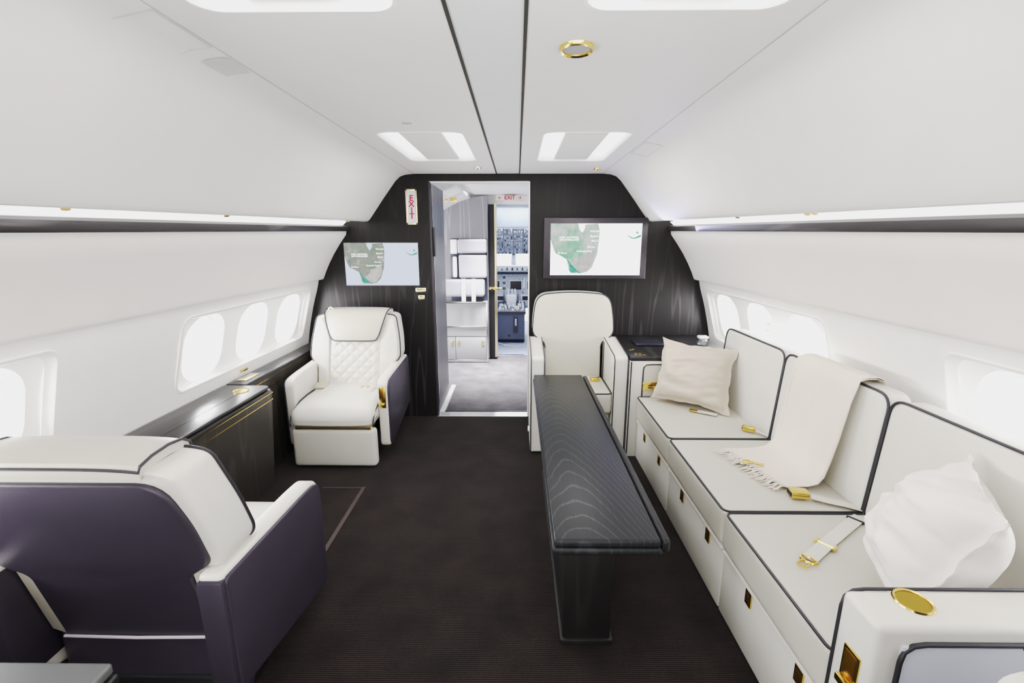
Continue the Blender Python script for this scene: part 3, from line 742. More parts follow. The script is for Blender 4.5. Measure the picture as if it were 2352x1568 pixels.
# ------------------------------------------------------------------ armchair with plain high back
def make_armchair(label, loc, rz):
    t = thing('armchair', label, 'armchair', loc, rz, 'high backed cream armchairs')
    # local: facing -y, front of the arms at y = -0.33
    MB().box((-0.24, -0.28, 0.0), (0.24, 0.22, 0.31), 0.01).build('plinth', M['leather'], t)
    MB().box((-0.252, -0.25, 0.02), (0.252, -0.235, 0.32), 0.004).build('front_panel', M['leather'], t)
    s = MB().soft((-0.255, -0.325, 0.325), (0.255, 0.13, 0.492), 0.028, (0, 0.006, 0.012), 8).build('seat', M['leather'], t)
    loop = [(x, y, 0.488) for x, y in rrect(-0.251, -0.322, 0.251, 0.10, 0.03, 4)]
    MB().tube(loop, 0.0045, 6, closed=True).build('piping', M['pipe'], s)
    arm = smooth_poly([(-0.33, 0.02, 0.01), (-0.33, 0.772, 0.035), (0.16, 0.832, 0.02), (0.16, 0.02, 0.01)], 0.03, 6)
    for sx in (-1, 1):
        x0, x1 = (0.255, 0.362) if sx > 0 else (-0.362, -0.255)
        a = MB().prism(arm, 'yz', x0, x1, 0.016, 3).build('armrest', M['leather_white'], t)
        for xx in (x0+0.004, x1-0.004):
            MB().tube([(xx, y-0.003 if y < -0.3 else y, z+0.003 if y > -0.3 else z) for y, z in arm if not (y > 0.1 and z < 0.8)], 0.0042, 6).build('piping', M['pipe'], a)
    ho = [(0.230, 0.45, 0.02), (0.232, 0.79, 0.05), (0.338, 0.845, 0.06), (0.333, 0.98, 0.1), (0.305, 1.178, 0.10), (0.0, 1.205, 0.2)]
    outl = smooth_poly([(x, z, r) for x, z, r in ho]+[(-x, z, r) for x, z, r in ho[-2::-1]], 0.03, 6)
    sh = lambda p: (p[0], p[1]+max(0, p[2]-0.5)*0.12, p[2])
    b = MB().prism(outl, 'xz', 0.075, 0.235, 0.025, 3, sh).build('backrest', M['leather'], t)
    MB().tube([(x*0.995, 0.080+max(0, z-0.5)*0.12, z) for x, z in outl if z > 0.5], 0.0045, 6).build('piping', M['pipe'], b)
    for sx in (-1, 1): MB().tube([(sx*0.253, 0.07, 0.49), (sx*0.253, 0.075, 0.80)], 0.0042, 6).build('piping', M['pipe'], b)
    bl = MB().box((0.12, -0.02, 0.498), (0.20, 0.06, 0.512), 0.004).build('seat_belt', M['web'], t)
    MB().box((0.130, -0.055, 0.500), (0.205, -0.005, 0.528), 0.005).build('buckle', M['gold'], bl)
    MB().cyl((-0.366, -0.26, 0.18), (-1, 0, 0), 0.022, 0.012, 14).build('recline_button', M['bright'], t)
    return t
make_armchair('cream armchair with tall plain rounded back against the front bulkhead', (0.466, 3.58, 0), 0)
make_recliner('recliner_chair', 'rounded cream corner of a seat back at the bottom right corner of the view', (1.0, 0.17, 0), 0.0, -1, 'cream recliners')

# ------------------------------------------------------------------ credenza beside the armchair
t = thing('side_cabinet', 'cream side cabinet with dark wood top between armchair and sofa', 'cabinet', (0, 0, 0))
MB().box((0.836, 3.215, 0.0), (1.62, 3.99, 0.752), 0.008).build('body', M['leather_white'], t)
fp = MB().soft((0.925, 3.203, 0.02), (1.60, 3.24, 0.735), 0.012, (0, 0, 0), 6).build('front_panel', M['leather'], t)
MB().tube([(0.925, 3.205, 0.03), (0.925, 3.205, 0.68), (0.928, 3.205, 0.71), (0.945, 3.205, 0.728), (0.98, 3.205, 0.732), (1.58, 3.205, 0.732)], 0.005, 6).build('piping', M['pipe'], fp)
MB().tube([(0.838, 3.212, 0.03), (0.838, 3.212, 0.75)], 0.005, 6).build('piping', M['pipe'], t)
tp = MB().box((0.834, 3.225, 0.752), (1.63, 4.0, 0.786), 0.006).build('top', M['woodplain'], t)
MB().box((0.985, 3.24, 0.785), (0.992, 3.66, 0.7875)).box((1.10, 3.24, 0.785), (1.103, 3.66, 0.7875)).build('groove', M['black'], tp, smooth=False)
op = MB().box((0.925, 3.192, 0.538), (1.10, 3.206, 0.600), 0.003).build('socket_plate', M['gold'], t)
mb = MB()
for i in range(3):
    for j in range(2): mb.box((0.965+i*0.048, 3.189, 0.556+j*0.018), (0.998+i*0.048, 3.194, 0.563+j*0.018))
mb.build('slots', M['ink'], op, smooth=False)
gb = MB()
for (x, y) in ((0.875, 3.27), (0.905, 3.27), (0.935, 3.27), (0.885, 3.31), (0.915, 3.31), (0.87, 3.42), (0.895, 3.44)): gb.box((x, y, 0.786), (x+0.022, y+0.022, 0.790), 0.002)
gb.build('control_buttons', M['gold'], tp)
o = MB().box((0.955, 3.56, 0.789), (1.185, 3.74, 0.807), 0.005).build('tablet', M['navy']); tag(o, 'flat dark navy tablet lying on the cabinet top', 'tablet')
t = thing('small_box', 'small clear box with white lid on the cabinet by the window', 'box', (1.50, 3.60, 0.787))
MB().box((-0.035, -0.03, 0.0), (0.035, 0.03, 0.055), 0.004).build('body', M['clear'], t)
lid = MB().box((-0.038, -0.033, 0.055), (0.038, 0.033, 0.078), 0.010, 3).build('lid', M['bright'], t)
MB().box((-0.016, -0.004, 0.0775), (0.012, 0.002, 0.0795)).build('slot', M['ink'], lid, smooth=False)

# ------------------------------------------------------------------ coffee table
t = thing('coffee_table', 'long narrow dark wood table with grained top in front of sofa', 'table', (0, 0, 0))
TX0, TX1, TY0, TY1, TZ = 0.120, 0.478, 1.318, 3.205, 0.655
tp = MB().box((TX0+0.006, TY0, TZ-0.028), (TX1, TY1, TZ), 0.010, 3).build('top', M['woodtop'], t)
MB().box((TX0, TY0-0.004, TZ-0.052), (TX1+0.004, TY1, TZ-0.030), 0.008, 3).build('under_top', M['woodtop'], t)
MB().box((TX1+0.006, TY0+0.01, TZ-0.055), (TX1+0.036, TY1, TZ-0.006), 0.012, 3).build('folding_leaf', M['woodtop'], t)
MB().box((TX0+0.03, TY0+0.02, TZ-0.075), (TX1+0.02, TY1-0.05, TZ-0.052), 0.008).build('rail', M['woodbase'], t)
b = MB().box((0.190, 1.56, 0.0), (0.385, 2.95, TZ-0.07), 0.006).build('pedestal', M['woodbase'], t)
MB().box((0.18, 1.55, 0.0), (0.395, 2.96, 0.025), 0.004).build('foot', M['woodbase'], t)

# ------------------------------------------------------------------ sofa
t = thing('sofa', 'long three seat cream leather sofa with dark piping along the right wall', 'sofa', (0, 0, 0))
SY = [3.195, 2.468, 1.738, 1.058]
for i in range(3):
    y1, y0 = SY[i], SY[i+1]
    s = MB().soft((0.884, y0+0.003, 0.325), (1.52, y1-0.003, 0.492), 0.022, (0.006, 0.004, 0.008), 10).build('seat_cushion', M['leather'], t)
    loop = [(x, y, 0.489) for x, y in rrect(0.887, y0+0.006, 1.49, y1-0.006, 0.03, 4)]
    MB().tube(loop, 0.005, 6, closed=True).build('piping', M['pipe'], s)
    p = MB().box((0.902, y0+0.004, 0.012), (1.50, y1-0.004, 0.318), 0.006).build('drawer', M['leather_white'], t)
    MB().tube([(0.899, y0+0.006, 0.306), (0.899, y1-0.006, 0.306)], 0.007, 6).build('edge_roll', M['leather_white'], p)
    for hy in ((2.977, 2.646), (2.234, 1.896), (1.51, 1.188))[i]:
        h = MB().box((0.895, hy-0.021, 0.235), (0.905, hy+0.021, 0.297), 0.002).build('drawer_handle', M['gold'], p)
        MB().box((0.8935, hy-0.015, 0.247), (0.897, hy+0.015, 0.285), 0.001).build('finger_recess', mat('bronze_recess', (0.12, 0.06, 0.015), 0.3, 0.7), h)
    zt = (1.012, 1.010, 1.005)[i]
    outl = smooth_poly([(y0+0.004, 0.48, 0.03), (y1-0.004, 0.48, 0.03), (y1-0.004, zt, 0.07), (y0+0.004, zt, 0.07)], 0.05, 6)
    shb = lambda p: (p[0]+(p[2]-0.5)*0.065, p[1], p[2])
    bk = MB().prism(outl, 'yz', 1.462, 1.572, 0.022, 3, shb).build('back_cushion', M['leather_white'], t)
    MB().tube([(1.466+(z-0.5)*0.065, y, z) for y, z in outl], 0.0055, 6, closed=True).build('piping', M['pipe'], bk)
# near arm
a = MB().box((0.872, 0.922, 0.0), (1.62, 1.052, 0.712), 0.018, 3).build('armrest', M['leather_white'], t)
MB().tube([(0.874, 1.049, 0.02), (0.874, 1.049, 0.66), (0.880, 1.049, 0.69), (0.900, 1.049, 0.708), (0.93, 1.049, 0.712), (1.60, 1.049, 0.712)], 0.0048, 6).build('piping', M['pipe'], a)
pn = MB().box((0.930, 0.914, 0.0), (1.61, 0.926, 0.665), 0.004).build('end_panel', M['leather_grey'], a)
MB().tube([(0.930, 0.916, 0.0), (0.930, 0.916, 0.62), (0.935, 0.916, 0.65), (0.955, 0.916, 0.667), (0.985, 0.916, 0.672), (1.60, 0.916, 0.672)], 0.006, 6).build('piping', M['pipe'], pn)
def cup_holder(c, r, parent, name='cup_holder'):
    o = MB().lathe(c, [(r*0.80, -0.045), (r*0.80, -0.004), (r*0.84, 0.003), (r*0.95, 0.005), (r*1.0, 0.001), (r*1.02, -0.004)], 30).build(name, M['gold'], parent)
    MB().cyl((c[0], c[1], c[2]+0.0012), (0, 0, -1), r*0.81, 0.0015, 30).build('cup_shade_disc', mat('shaded_cup_gold', (0.27, 0.165, 0.012), 0.35, 0.5), o)  # flush disc, darkened to imitate the shade inside a deep cup
    return o
cup_holder((1.020, 1.005, 0.712), 0.045, a)
g = MB().box((0.866, 0.953, 0.455), (0.876, 1.008, 0.585), 0.003).build('control_pocket', M['gold'], a)
MB().box((0.8645, 0.960, 0.500), (0.868, 1.001, 0.577), 0.001).build('pocket_recess', mat('amber_recess', (0.30, 0.15, 0.02), 0.25, 0.8), g)
MB().box((0.850, 0.957, 0.475), (0.868, 1.003, 0.497), 0.004).build('lever', M['gold'], g)

# seat belts lying on the sofa
def strip(pts, w, th=0.0025):
    """flat webbing following a path; width in the horizontal plane"""
    P = [Vector(p) for p in pts]; rows = []
    for i, p in enumerate(P):
        d = P[min(i+1, len(P)-1)]-P[max(i-1, 0)]; n = Vector((-d.y, d.x, 0))
        n = n.normalized() if n.length > 1e-6 else Vector((1, 0, 0))
        rows.append([p+n*w/2, p-n*w/2, p-n*w/2+Vector((0, 0, th)), p+n*w/2+Vector((0, 0, th))])
    return MB().grid(rows, closed=True)
def obox(c, ang, s, r=0.003):
    return MB().box((-s[0]/2, -s[1]/2, -s[2]/2), (s[0]/2, s[1]/2, s[2]/2), r).xf(Matrix.Translation(c) @ Matrix.Rotation(ang, 4, 'Z'))
ZS = 0.503
# nearest seat: strap with slide bar and tongue
A = Vector((1.385, 1.668, ZS)); B = Vector((1.045, 1.425, ZS))
dirv = (B-A).normalized(); ang = math.atan2(dirv.y, dirv.x)
s1 = strip([A-dirv*0.06+Vector((0, 0, -.01)), A, A+dirv*0.15+Vector((0, 0, 0.004)), A+dirv*0.30+Vector((0, 0, 0.006)), B+Vector((0, 0, 0.003))], 0.048).build('seat_belt', M['web'], t)
obox(A, ang, (0.012, 0.064, 0.012), 0.004).build('retainer', M['black'], s1)
c = A+dirv*0.285+Vector((0, 0, 0.008))
mb = MB()
nv = Vector((-dirv.y, dirv.x, 0))
for k in (-1, 1): mb.tube([c-dirv*0.016+nv*k*0.030, c+dirv*0.016+nv*k*0.030], 0.005, 8)
mb.tube([c-nv*0.03, c+nv*0.03], 0.0045, 8); mb.build('slide_bar', M['gold'], s1)
mb = MB(); e = B+Vector((0, 0, 0.006))
mb.tube([e+nv*0.028, e+nv*0.020+dirv*0.018, e+dirv*0.026, e-nv*0.020+dirv*0.018, e-nv*0.028, e-nv*0.015-dirv*0.004, e-dirv*0.010, e+nv*0.015-dirv*0.004], 0.0048, 8, closed=True)
mb.tube([e+dirv*0.022+nv*0.014, e+dirv*0.058+nv*0.014, e+dirv*0.058-nv*0.014, e+dirv*0.022-nv*0.014], 0.0045, 8, closed=True)
mb.build('tongue', M['gold'], s1)
# middle seat buckle
def buckle(parent, c, ang, s):
    b = obox(c, ang, s, 0.005).build('buckle', M['gold'], parent)
    d = Vector((math.cos(ang), math.sin(ang), 0))
    obox(Vector(c)+d*(s[0]/2+0.0005), ang, (0.004, s[1]*0.8, s[2]*0.62), 0.001).build('buckle_mouth', M['black'], b)
s2 = strip([(1.47, 1.755, ZS-0.004), (1.42, 1.775, ZS+0.002), (1.36, 1.80, ZS+0.004), (1.30, 1.826, ZS+0.010)], 0.046).build('seat_belt', M['web'], t)
buckle(s2, (1.255, 1.840, ZS+0.017), PI*0.95, (0.075, 0.055, 0.030))
s3 = strip([(1.47, 2.49, ZS-0.004), (1.45, 2.51, ZS+0.002), (1.425, 2.535, ZS+0.01)], 0.03).build('seat_belt', M['web'], t)
buckle(s3, (1.392, 2.560, ZS+0.014), PI*0.82, (0.070, 0.042, 0.028))
# folded tongue strap under the blanket fringe
fold = [(1.27, 2.06, ZS+0.004), (1.21, 2.085, ZS+0.003), (1.15, 2.110, ZS+0.002), (1.128, 2.118, ZS+0.010), (1.128, 2.118, ZS+0.022), (1.15, 2.110, ZS+0.027), (1.20, 2.088, ZS+0.022)]
s4 = strip(fold, 0.046).build('seat_belt', M['web'], t)
mb = MB().tube([(1.160+0.024*math.cos(a), 2.105+0.016*math.sin(a), ZS+0.032) for a in [2*PI*i/14 for i in range(14)]], 0.004, 8, closed=True)
mb.tube([(1.188, 2.094, ZS+0.031), (1.225, 2.078, ZS+0.029)], 0.006, 8); mb.build('tongue', M['gold'], s4)
s5 = strip([(1.30, 2.79, ZS+0.004), (1.25, 2.82, ZS+0.006), (1.20, 2.855, ZS+0.004)], 0.035, 0.006).build('seat_belt', M['web'], t)
obox((1.178, 2.870, ZS+0.006), -0.6, (0.05, 0.035, 0.008), 0.003).build('tongue', M['gold'], s5)

# ------------------------------------------------------------------ cushions
def pillow(name, label, m, corners, thick, flange, seed, wr=0.006, cat='cushion'):
    """corners: BL, BR, TR, TL of the flanged square in space; front normal toward camera side"""
    BL, BR, TR, TL = [Vector(c) for c in corners]
    nrm = (BR-BL).cross(TL-BL).normalized()
    n = 44; fr = []; bk = []
    for i in range(n+1):
        v = i/n; rf = []; rb = []
        for j in range(n+1):
            u = j/n
            # edges drawn in between the corners, corners kept as ears
            uu = u+(0.5-u)*0.12*(math.sin(PI*v)**0.7)*(abs(2*u-1)); vv = v+(0.5-v)*0.12*(math.sin(PI*u)**0.7)*(abs(2*v-1))
            p = BL*(1-uu)*(1-vv)+BR*uu*(1-vv)+TR*uu*vv+TL*(1-uu)*vv
            a = (2*u-1); b = (2*v-1); fl = flange
            ea = max(0, 1-(abs(a)/(1-fl))**2.4) if abs(a) < 1-fl else 0
            eb = max(0, 1-(abs(b)/(1-fl))**2.4) if abs(b) < 1-fl else 0
            h = thick/2*(ea*eb)**0.55
            w = noise.noise(Vector((u*2.6+seed, v*7.5+u*1.5, seed)))*wr*1.3+noise.noise(Vector((u*6+seed, v*15-u*3, 3+seed)))*wr*0.7
            edge = noise.noise(Vector((u*11+seed, v*11, 9)))*0.010*(1 if (ea*eb) < 0.12 else 0.2)
            q_ = 0.011*max(abs(a), abs(b))**6
            p = p+(BR-BL).normalized()*noise.noise(Vector((seed, v*9, 2)))*q_*(abs(a) > abs(b))+(TL-BL).normalized()*noise.noise(Vector((u*9, seed, 5)))*q_*(abs(b) >= abs(a))
            k = min(1, ea*eb*4)
            rf.append(p+nrm*(h+w*k+edge+0.0015)); rb.append(p-nrm*(h*0.85+edge*-1+0.0015))
        fr.append(rf); bk.append(rb)
    mb = MB().grid(fr); mb.grid([r[::-1] for r in bk])
    C = n+1; o = C*C
    per = [(0, j) for j in range(C)]+[(i, n) for i in range(1, C)]+[(n, j) for j in range(n-1, -1, -1)]+[(i, 0) for i in range(n-1, 0, -1)]
    ia = [i*C+j for i, j in per]; ib = [o+i*C+(n-j) for i, j in per]
    for q in range(len(per)):
        w = (q+1) % len(per); mb.f.append((ia[q], ib[q], ib[w], ia[w]))
    ob = mb.build(name, m, fixn=True, angle=80)
    return tag(ob, label, cat)
pillow('throw_pillow', 'square beige linen pillow with flanged edge at the far end of the sofa', M['linen'],
       [(0.955, 3.10, 0.515), (1.375, 2.770, 0.500), (1.500, 2.985, 0.905), (1.060, 3.24, 0.930)], 0.25, 0.085, 1.3, 0.020)
pillow('throw_pillow', 'plump white pillow leaning in the corner by the near sofa arm', M['cotton'],
       [(1.275, 1.395, 0.535), (1.070, 1.085, 0.560), (1.270, 1.045, 0.910), (1.468, 1.370, 0.958)], 0.30, 0.075, 4.7, 0.020)

# ------------------------------------------------------------------ throw blanket
t = thing('throw_blanket', 'cream fringed blanket draped over the middle sofa back', 'blanket', (0, 0, 0))
path = [(1.615, 0.93), (1.610, 0.985), (1.595, 1.018), (1.56, 1.030), (1.52, 1.030), (1.488, 1.020), (1.474, 0.99), (1.462, 0.93), (1.452, 0.85), (1.440, 0.75), (1.425, 0.65), (1.410, 0.57), (1.385, 0.525), (1.345, 0.512), (1.30, 0.510), (1.245, 0.509)]
def cloth(y_a, y_b, shift, off, seed, hem):
    rows = []; n = 26
    for k, (x, z) in enumerate(path):
        row = []; s_ = k/(len(path)-1)
        for j in range(n+1):
            u = j/n; y = y_a+(y_b-y_a)*u
            # gathers fan out toward the seat
            yy = y+0.02*math.sin(s_*5)*(u-0.5)
            fold_ = 0.011*math.sin(u*6+seed+s_*2)*min(1, s_*2.2)*(1 if k < 12 else 0.35)+noise.noise(Vector((u*4, s_*5, seed)))*0.008
            xx = x; zz = z
            if k < 12: xx -= abs(fold_)+off
            if k >= 12: zz += abs(fold_)*0.6+off*0.6; xx -= hem*(u)*(k-11)/4.0+off
            if k < 6: zz += off+abs(fold_)*0.2
            row.append((xx, yy, zz))
        rows.append(row)
    return rows
r1 = cloth(1.90, 2.315, 0, 0.004, 1.0, 0.10)
r2 = cloth(1.885, 2.29, 0, 0.016, 2.2, 0.09)
def sheet(rows, th=0.004):
    back = [[(x+th, y, z-th) for x, y, z in r] for r in rows]
    mb = MB().grid(rows); mb.grid(back); R, C = len(rows), len(rows[0]); o = R*C
    per = [(0, j) for j in range(C)]+[(i, C-1) for i in range(1, R)]+[(R-1, j) for j in range(C-2, -1, -1)]+[(i, 0) for i in range(R-2, 0, -1)]
    idx = [i*C+j for i, j in per]
    for a, b in zip(idx, idx[1:]+idx[:1]): mb.f.append((a, b, b+o, a+o))
    return mb
sheet(r1).build('under_layer', M['wool'], t, fixn=True, angle=80)
sheet(r2).build('top_layer', M['wool'], t, fixn=True, angle=80)
mb = MB()
for li, row in enumerate((r1[-1], r2[-1])):
    for j in range(0, len(row)-1):
        for q in range(2 if li else 1):
            p = Vector(row[j]).lerp(Vector(row[j+1]), q/2+random.uniform(0, 0.3))
            ln = random.uniform(0.050, 0.085); dy = random.uniform(-0.030, 0.030); up = 0.002+0.009*li
            r0 = random.uniform(0.0026, 0.0038)
            mb.tube([p+Vector((0.004, 0, 0)), p+Vector((-ln*0.3, dy*0.2, random.uniform(-.002, .004))), p+Vector((-ln*0.65, dy*0.9, -up+random.uniform(0, .004))), p+Vector((-ln, dy*0.7, -up-0.003))], [r0, r0*1.1, r0, r0*0.5], 6)
mb.build('fringe', M['wool'], t)

# ------------------------------------------------------------------ left console and side ledge
t = thing('side_console', 'low dark wood console cabinet with gold inlay lines along the left wall', 'cabinet', (0, 0, 0))
CZ = 0.708
def LX(z, g=0.012): return XC-halfs(z)+g
tp = MB().prism(smooth_poly([(LX(CZ), 1.82), (-1.578, 1.82), (-1.578, 2.775, 0.05), (LX(CZ), 2.775)], 0.01, 5), 'xy', CZ-0.018, CZ, 0.006, 2).build('top', M['woodplain'], t)
MB().prism(smooth_poly([(LX(CZ), 1.82), (-1.570, 1.82), (-1.570, 2.783, 0.05), (LX(CZ), 2.783)], 0.01, 5), 'xy', CZ-0.042, CZ-0.022, 0.006, 2).build('top_edge', M['woodplain'], t)
MB().box((-1.690, 1.82, CZ), (-1.6875, 2.6, CZ+0.0012)).build('top_seam', M['black'], tp, smooth=False)
bd = MB().prism([(LX(0.35, 0.03), CZ-0.042), (-1.582, CZ-0.042), (-1.640, 0.0), (-1.74, 0.0)], 'xz', 1.82, 2.79, 0.004, 1).build('body', M['woodcab'], t)
for z in (CZ-0.052, CZ-0.098):
    x = -1.582-(CZ-0.042-z)*0.087
    MB().box((x-0.002, 1.82, z-0.002), (x+0.003, 2.791, z+0.002)).build('gold_inlay', M['gold'], bd, smooth=False)
cup_holder((-1.700, 2.655, CZ), 0.046, t)
t = thing('side_ledge', 'narrow dark wood ledge under the left windows behind the recliner', 'shelf', (0, 0, 0))
MB().box((LX(0.70), 2.79, 0.686), (-1.745, D-0.004, 0.708), 0.005, 2).build('top', M['woodplain'], t)
bd = MB().prism([(LX(0.35, 0.03), 0.686), (-1.752, 0.686), (-1.765, 0.0), (-1.78, 0.0)], 'xz', 2.79, D-0.004, 0.002, 1).build('body', M['woodcab'], t)
for z in (0.662, 0.605):
    MB().box((-1.757, 2.79, z-0.0015), (-1.751, D-0.006, z+0.0015)).build('gold_inlay', M['gold'], bd, smooth=False)
t = thing('side_ledge', 'narrow dark wood ledge under the near left windows beside the foreground recliner', 'shelf', (0, 0, 0))
MB().box((LX(0.70), -1.2, 0.686), (-1.745, 1.80, 0.708), 0.005, 2).build('top', M['woodplain'], t)
MB().prism([(LX(0.35, 0.03), 0.686), (-1.752, 0.686), (-1.765, 0.0), (-1.78, 0.0)], 'xz', -1.2, 1.80, 0.002, 1).build('body', M['woodcab'], t)
o = MB().box((-1.855, 2.86, 0.708), (-1.785, 3.03, 0.714), 0.002).build('control_plate', M['goldpale']); tag(o, 'gold control plate set on the left ledge beside the cup holder', 'switch')
o = MB().box((LX(0.745)-0.008, 2.96, 0.738), (LX(0.745)+0.002, 3.03, 0.754), 0.002).build('name_plate', M['gold']); tag(o, 'tiny gold plate on white panel below the left windows', 'plate')

# dark table corner in the bottom left of the view
t = thing('side_table', 'dark wood table corner at the bottom left behind the near recliner', 'table', (0, 0, 0))
MB().box((-1.55, 0.20, 0.677), (-0.895, 0.822, 0.705), 0.008, 3).build('top', mat('dark_wood_painted_sheen', (0.10, 0.105, 0.105), 0.35), t)  # dark wood top, greyed to carry its reflection in the base colour
MB().box((-1.55, 0.20, 0.645), (-0.890, 0.826, 0.673), 0.008, 3).build('under_top', M['woodplain'], t)
MB().box((-1.40, 0.35, 0.0), (-1.10, 0.65, 0.64), 0.006).build('pedestal', M['woodbase'], t)

# gold shade pull hook at the right windows
o = MB().tube([(1.60, 2.86+0.018*math.cos(a), 1.075+0.024*math.sin(a)) for a in [2*PI*i/12 for i in range(12)]], 0.003, 6, closed=True).build('shade_hook', M['goldpale']); tag(o, 'small gold hook at the right windows above the sofa back', 'hook')

# ------------------------------------------------------------------ vestibule
VZ = 2.182
o = MB().box((-2.0, D+0.06, VZ), (1.8, 6.25, VZ+0.03)).build('ceiling', M['bright'], smooth=False); struct(o)
o = MB().box((-2.0, 6.22, 0.0), (-0.268, 6.27, 2.21)).build('wall_cockpit', M['bright'], smooth=False); struct(o)
o = MB().box((0.30, 6.22, 0.0), (1.8, 6.27, 2.2)).build('wall_cockpit', M['bright'], smooth=False); struct(o)
o = MB().box((-0.30, 6.20, 2.07), (0.32, 6.27, 2.21)).build('wall_cockpit', M['bright'], smooth=False); struct(o)
o = MB().box((1.05, D+0.06, 0.0), (1.10, 6.25, 2.2)).build('wall_galley', M['bright'], smooth=False); struct(o)
# partition with curved top and crew seat
part = [(-1.75, 0.0), (-0.378, 0.0), (-0.378, 2.16), (-0.47, 2.16), (-0.60, 2.135), (-0.75, 2.085), (-0.95, 1.985), (-1.3, 1.78), (-1.75, 1.5)]
o = MB().prism(part, 'xz', 6.05, 6.10, 0).build('wall_vestibule', M['woodlit'], smooth=False); struct(o)
o = MB().prism([(-2.0, 1.3), (-1.75, 1.5), (-1.3, 1.78), (-0.95, 1.985), (-0.75, 2.085), (-0.60, 2.135), (-0.60, 2.20), (-2.0, 2.2)], 'xz', D+0.065, 6.06, 0).build('ceiling', M['bright'], smooth=False); struct(o)
YP = 6.05
t = thing('crew_seat', 'folded pale crew jump seat on the vestibule partition beyond the doorway', 'seat', (0, 0, 0))
lw = mat('crew_seat_vinyl', (0.36, 0.36, 0.41), 0.45, vary=0.02)
MB().box((-0.870, YP-0.010, 0.828), (-0.386, YP-0.001, 1.63), 0.002).build('gap_shade_backing', M['cdark'], t)  # dark sheet added to imitate shade in the gaps around the cushions
MB().soft((-0.765, YP-0.10, 1.447), (-0.388, YP, 1.625), 0.025, k=5).build('head_cushion', lw, t)
MB().soft((-0.755, YP-0.09, 1.130), (-0.392, YP, 1.430), 0.025, k=5).build('back_cushion', lw, t)
MB().soft((-0.965, YP-0.17, 0.895), (-0.42, YP, 1.115), 0.03, k=5).build('seat_cushion', lw, t)
MB().box((-0.860, YP-0.06, 1.440), (-0.775, YP, 1.622), 0.004).build('handset_box', M['bright'], t)
MB().box((-0.855, YP-0.012, 1.12), (-0.760, YP-0.001, 1.435), 0.002).build('recess', M['cdark'], t)
MB().soft((-0.835, YP-0.07, 1.135), (-0.780, YP-0.012, 1.405), 0.02, k=4).build('handset', M['bright'], t)
for x in (-0.715, -0.585): MB().box((x, YP-0.185, 0.832), (x+0.055, YP-0.172, 1.128), 0.003).build('strap', M['bright'], t)
t = thing('vestibule_cabinet', 'pale grey cabinet with gold latches beneath the crew jump seat', 'cabinet', (0, 0, 0))
vc = mat('cabinet_laminate', (0.29, 0.285, 0.295), 0.45, vary=0.02)
MB().box((-1.70, YP-0.10, 0.02), (-0.385, YP-0.002, 0.824), 0.004).build('body', vc, t)
MB().box((-1.70, YP-0.115, 0.80), (-0.375, YP-0.09, 0.822), 0.004).build('rail', M['chrome'], t)
MB().box((-1.70, YP-0.115, 0.475), (-0.375, YP-0.09, 0.497), 0.004).build('rail', M['chrome'], t)
MB().box((-1.70, YP-0.112, 0.005), (-0.375, YP-0.002, 0.040), 0.004).build('kick_plate', M['chrome'], t)
MB().box((-0.402, YP-0.118, 0.0), (-0.378, YP-0.09, 0.824), 0.004).build('edge_post', M['chrome'], t)
MB().box((-1.695, YP-0.104, 0.352), (-0.402, YP-0.099, 0.357)).build('gap', M['black'], t, smooth=False)
for (a, b, ls) in ((-1.30, -0.822, (-0.875,)), (-0.816, -0.408, (-0.792, -0.470))):
    d = MB().box((a, YP-0.108, 0.050), (b, YP-0.098, 0.345), 0.003).build('door', vc, t)
    for lx in ls: MB().box((lx, YP-0.116, 0.238), (lx+0.042, YP-0.106, 0.308), 0.003).build('latch', M['goldpale'], d)
MB().box((-0.8215, YP-0.104, 0.045), (-0.8165, YP-0.099, 0.352)).build('gap', M['black'], t, smooth=False)
# flight deck door standing open
t = thing('cockpit_door', 'open dark cockpit door seen edge on with gold edge strip and knob', 'door', (0, 0, 0))
MB().box((-0.372, 6.115, 0.03), (-0.292, 6.20, 2.065), 0.004).build('leaf', M['black'], t)
MB().box((-0.297, 6.112, 0.03), (-0.268, 6.205, 2.08), 0.003).build('edge_strip', M['goldpale'], t)
k = MB().lathe((-0.30, 6.085, 0.985), [(0.0, -0.02), (0.018, -0.02), (0.022, -0.008), (0.012, 0.004), (0.012, 0.03)], 16, 'y').build('knob', M['gold'], t)
MB().cyl((-0.350, 6.085, 0.985), (1, 0, 0), 0.011, 0.15, 12).build('spindle', M['gold'], t)
MB().lathe((-0.355, 6.085, 0.985), [(0.0, -0.02), (0.018, -0.02), (0.022, -0.008), (0.012, 0.004), (0.012, 0.03)], 16, 'y').build('knob', M['gold'], t)
# small lit exit sign over the cockpit doorway
t = thing('exit_sign', 'small exit sign with red arrows above the cockpit doorway', 'sign', (0, 0, 0))
sign_frame(t, -0.268, 0.078, 2.103, 2.168, 6.02, 0.006, M['goldpale'], M['signwhite'])
tx = MB()
vs, fs = text_polys('EXIT', 0.066, 'CENTER', bold=0.002); tx.add([(-0.093+a, 6.009, 2.137+b) for a, b, c in vs], fs)
for (cx, d) in ((-0.215, -1), (0.03, 1)):
    tx.box((cx-0.022, 6.008, 2.134), (cx+0.022, 6.010, 2.140))
    tip = cx+d*0.024
    for e in (1, -1): tx.add([(tip, 6.009, 2.137), (tip-d*0.018, 6.009, 2.137+e*0.020), (tip-d*0.024, 6.009, 2.137+e*0.015), (tip-d*0.008, 6.009, 2.137)], [(0, 1, 2, 3)])
tx.build('lettering', M['red'], t, smooth=False)
MB().box((-0.20, 6.018, 2.12), (0.01, 6.2, 2.16)).build('bracket', M['bright'], t, smooth=False)
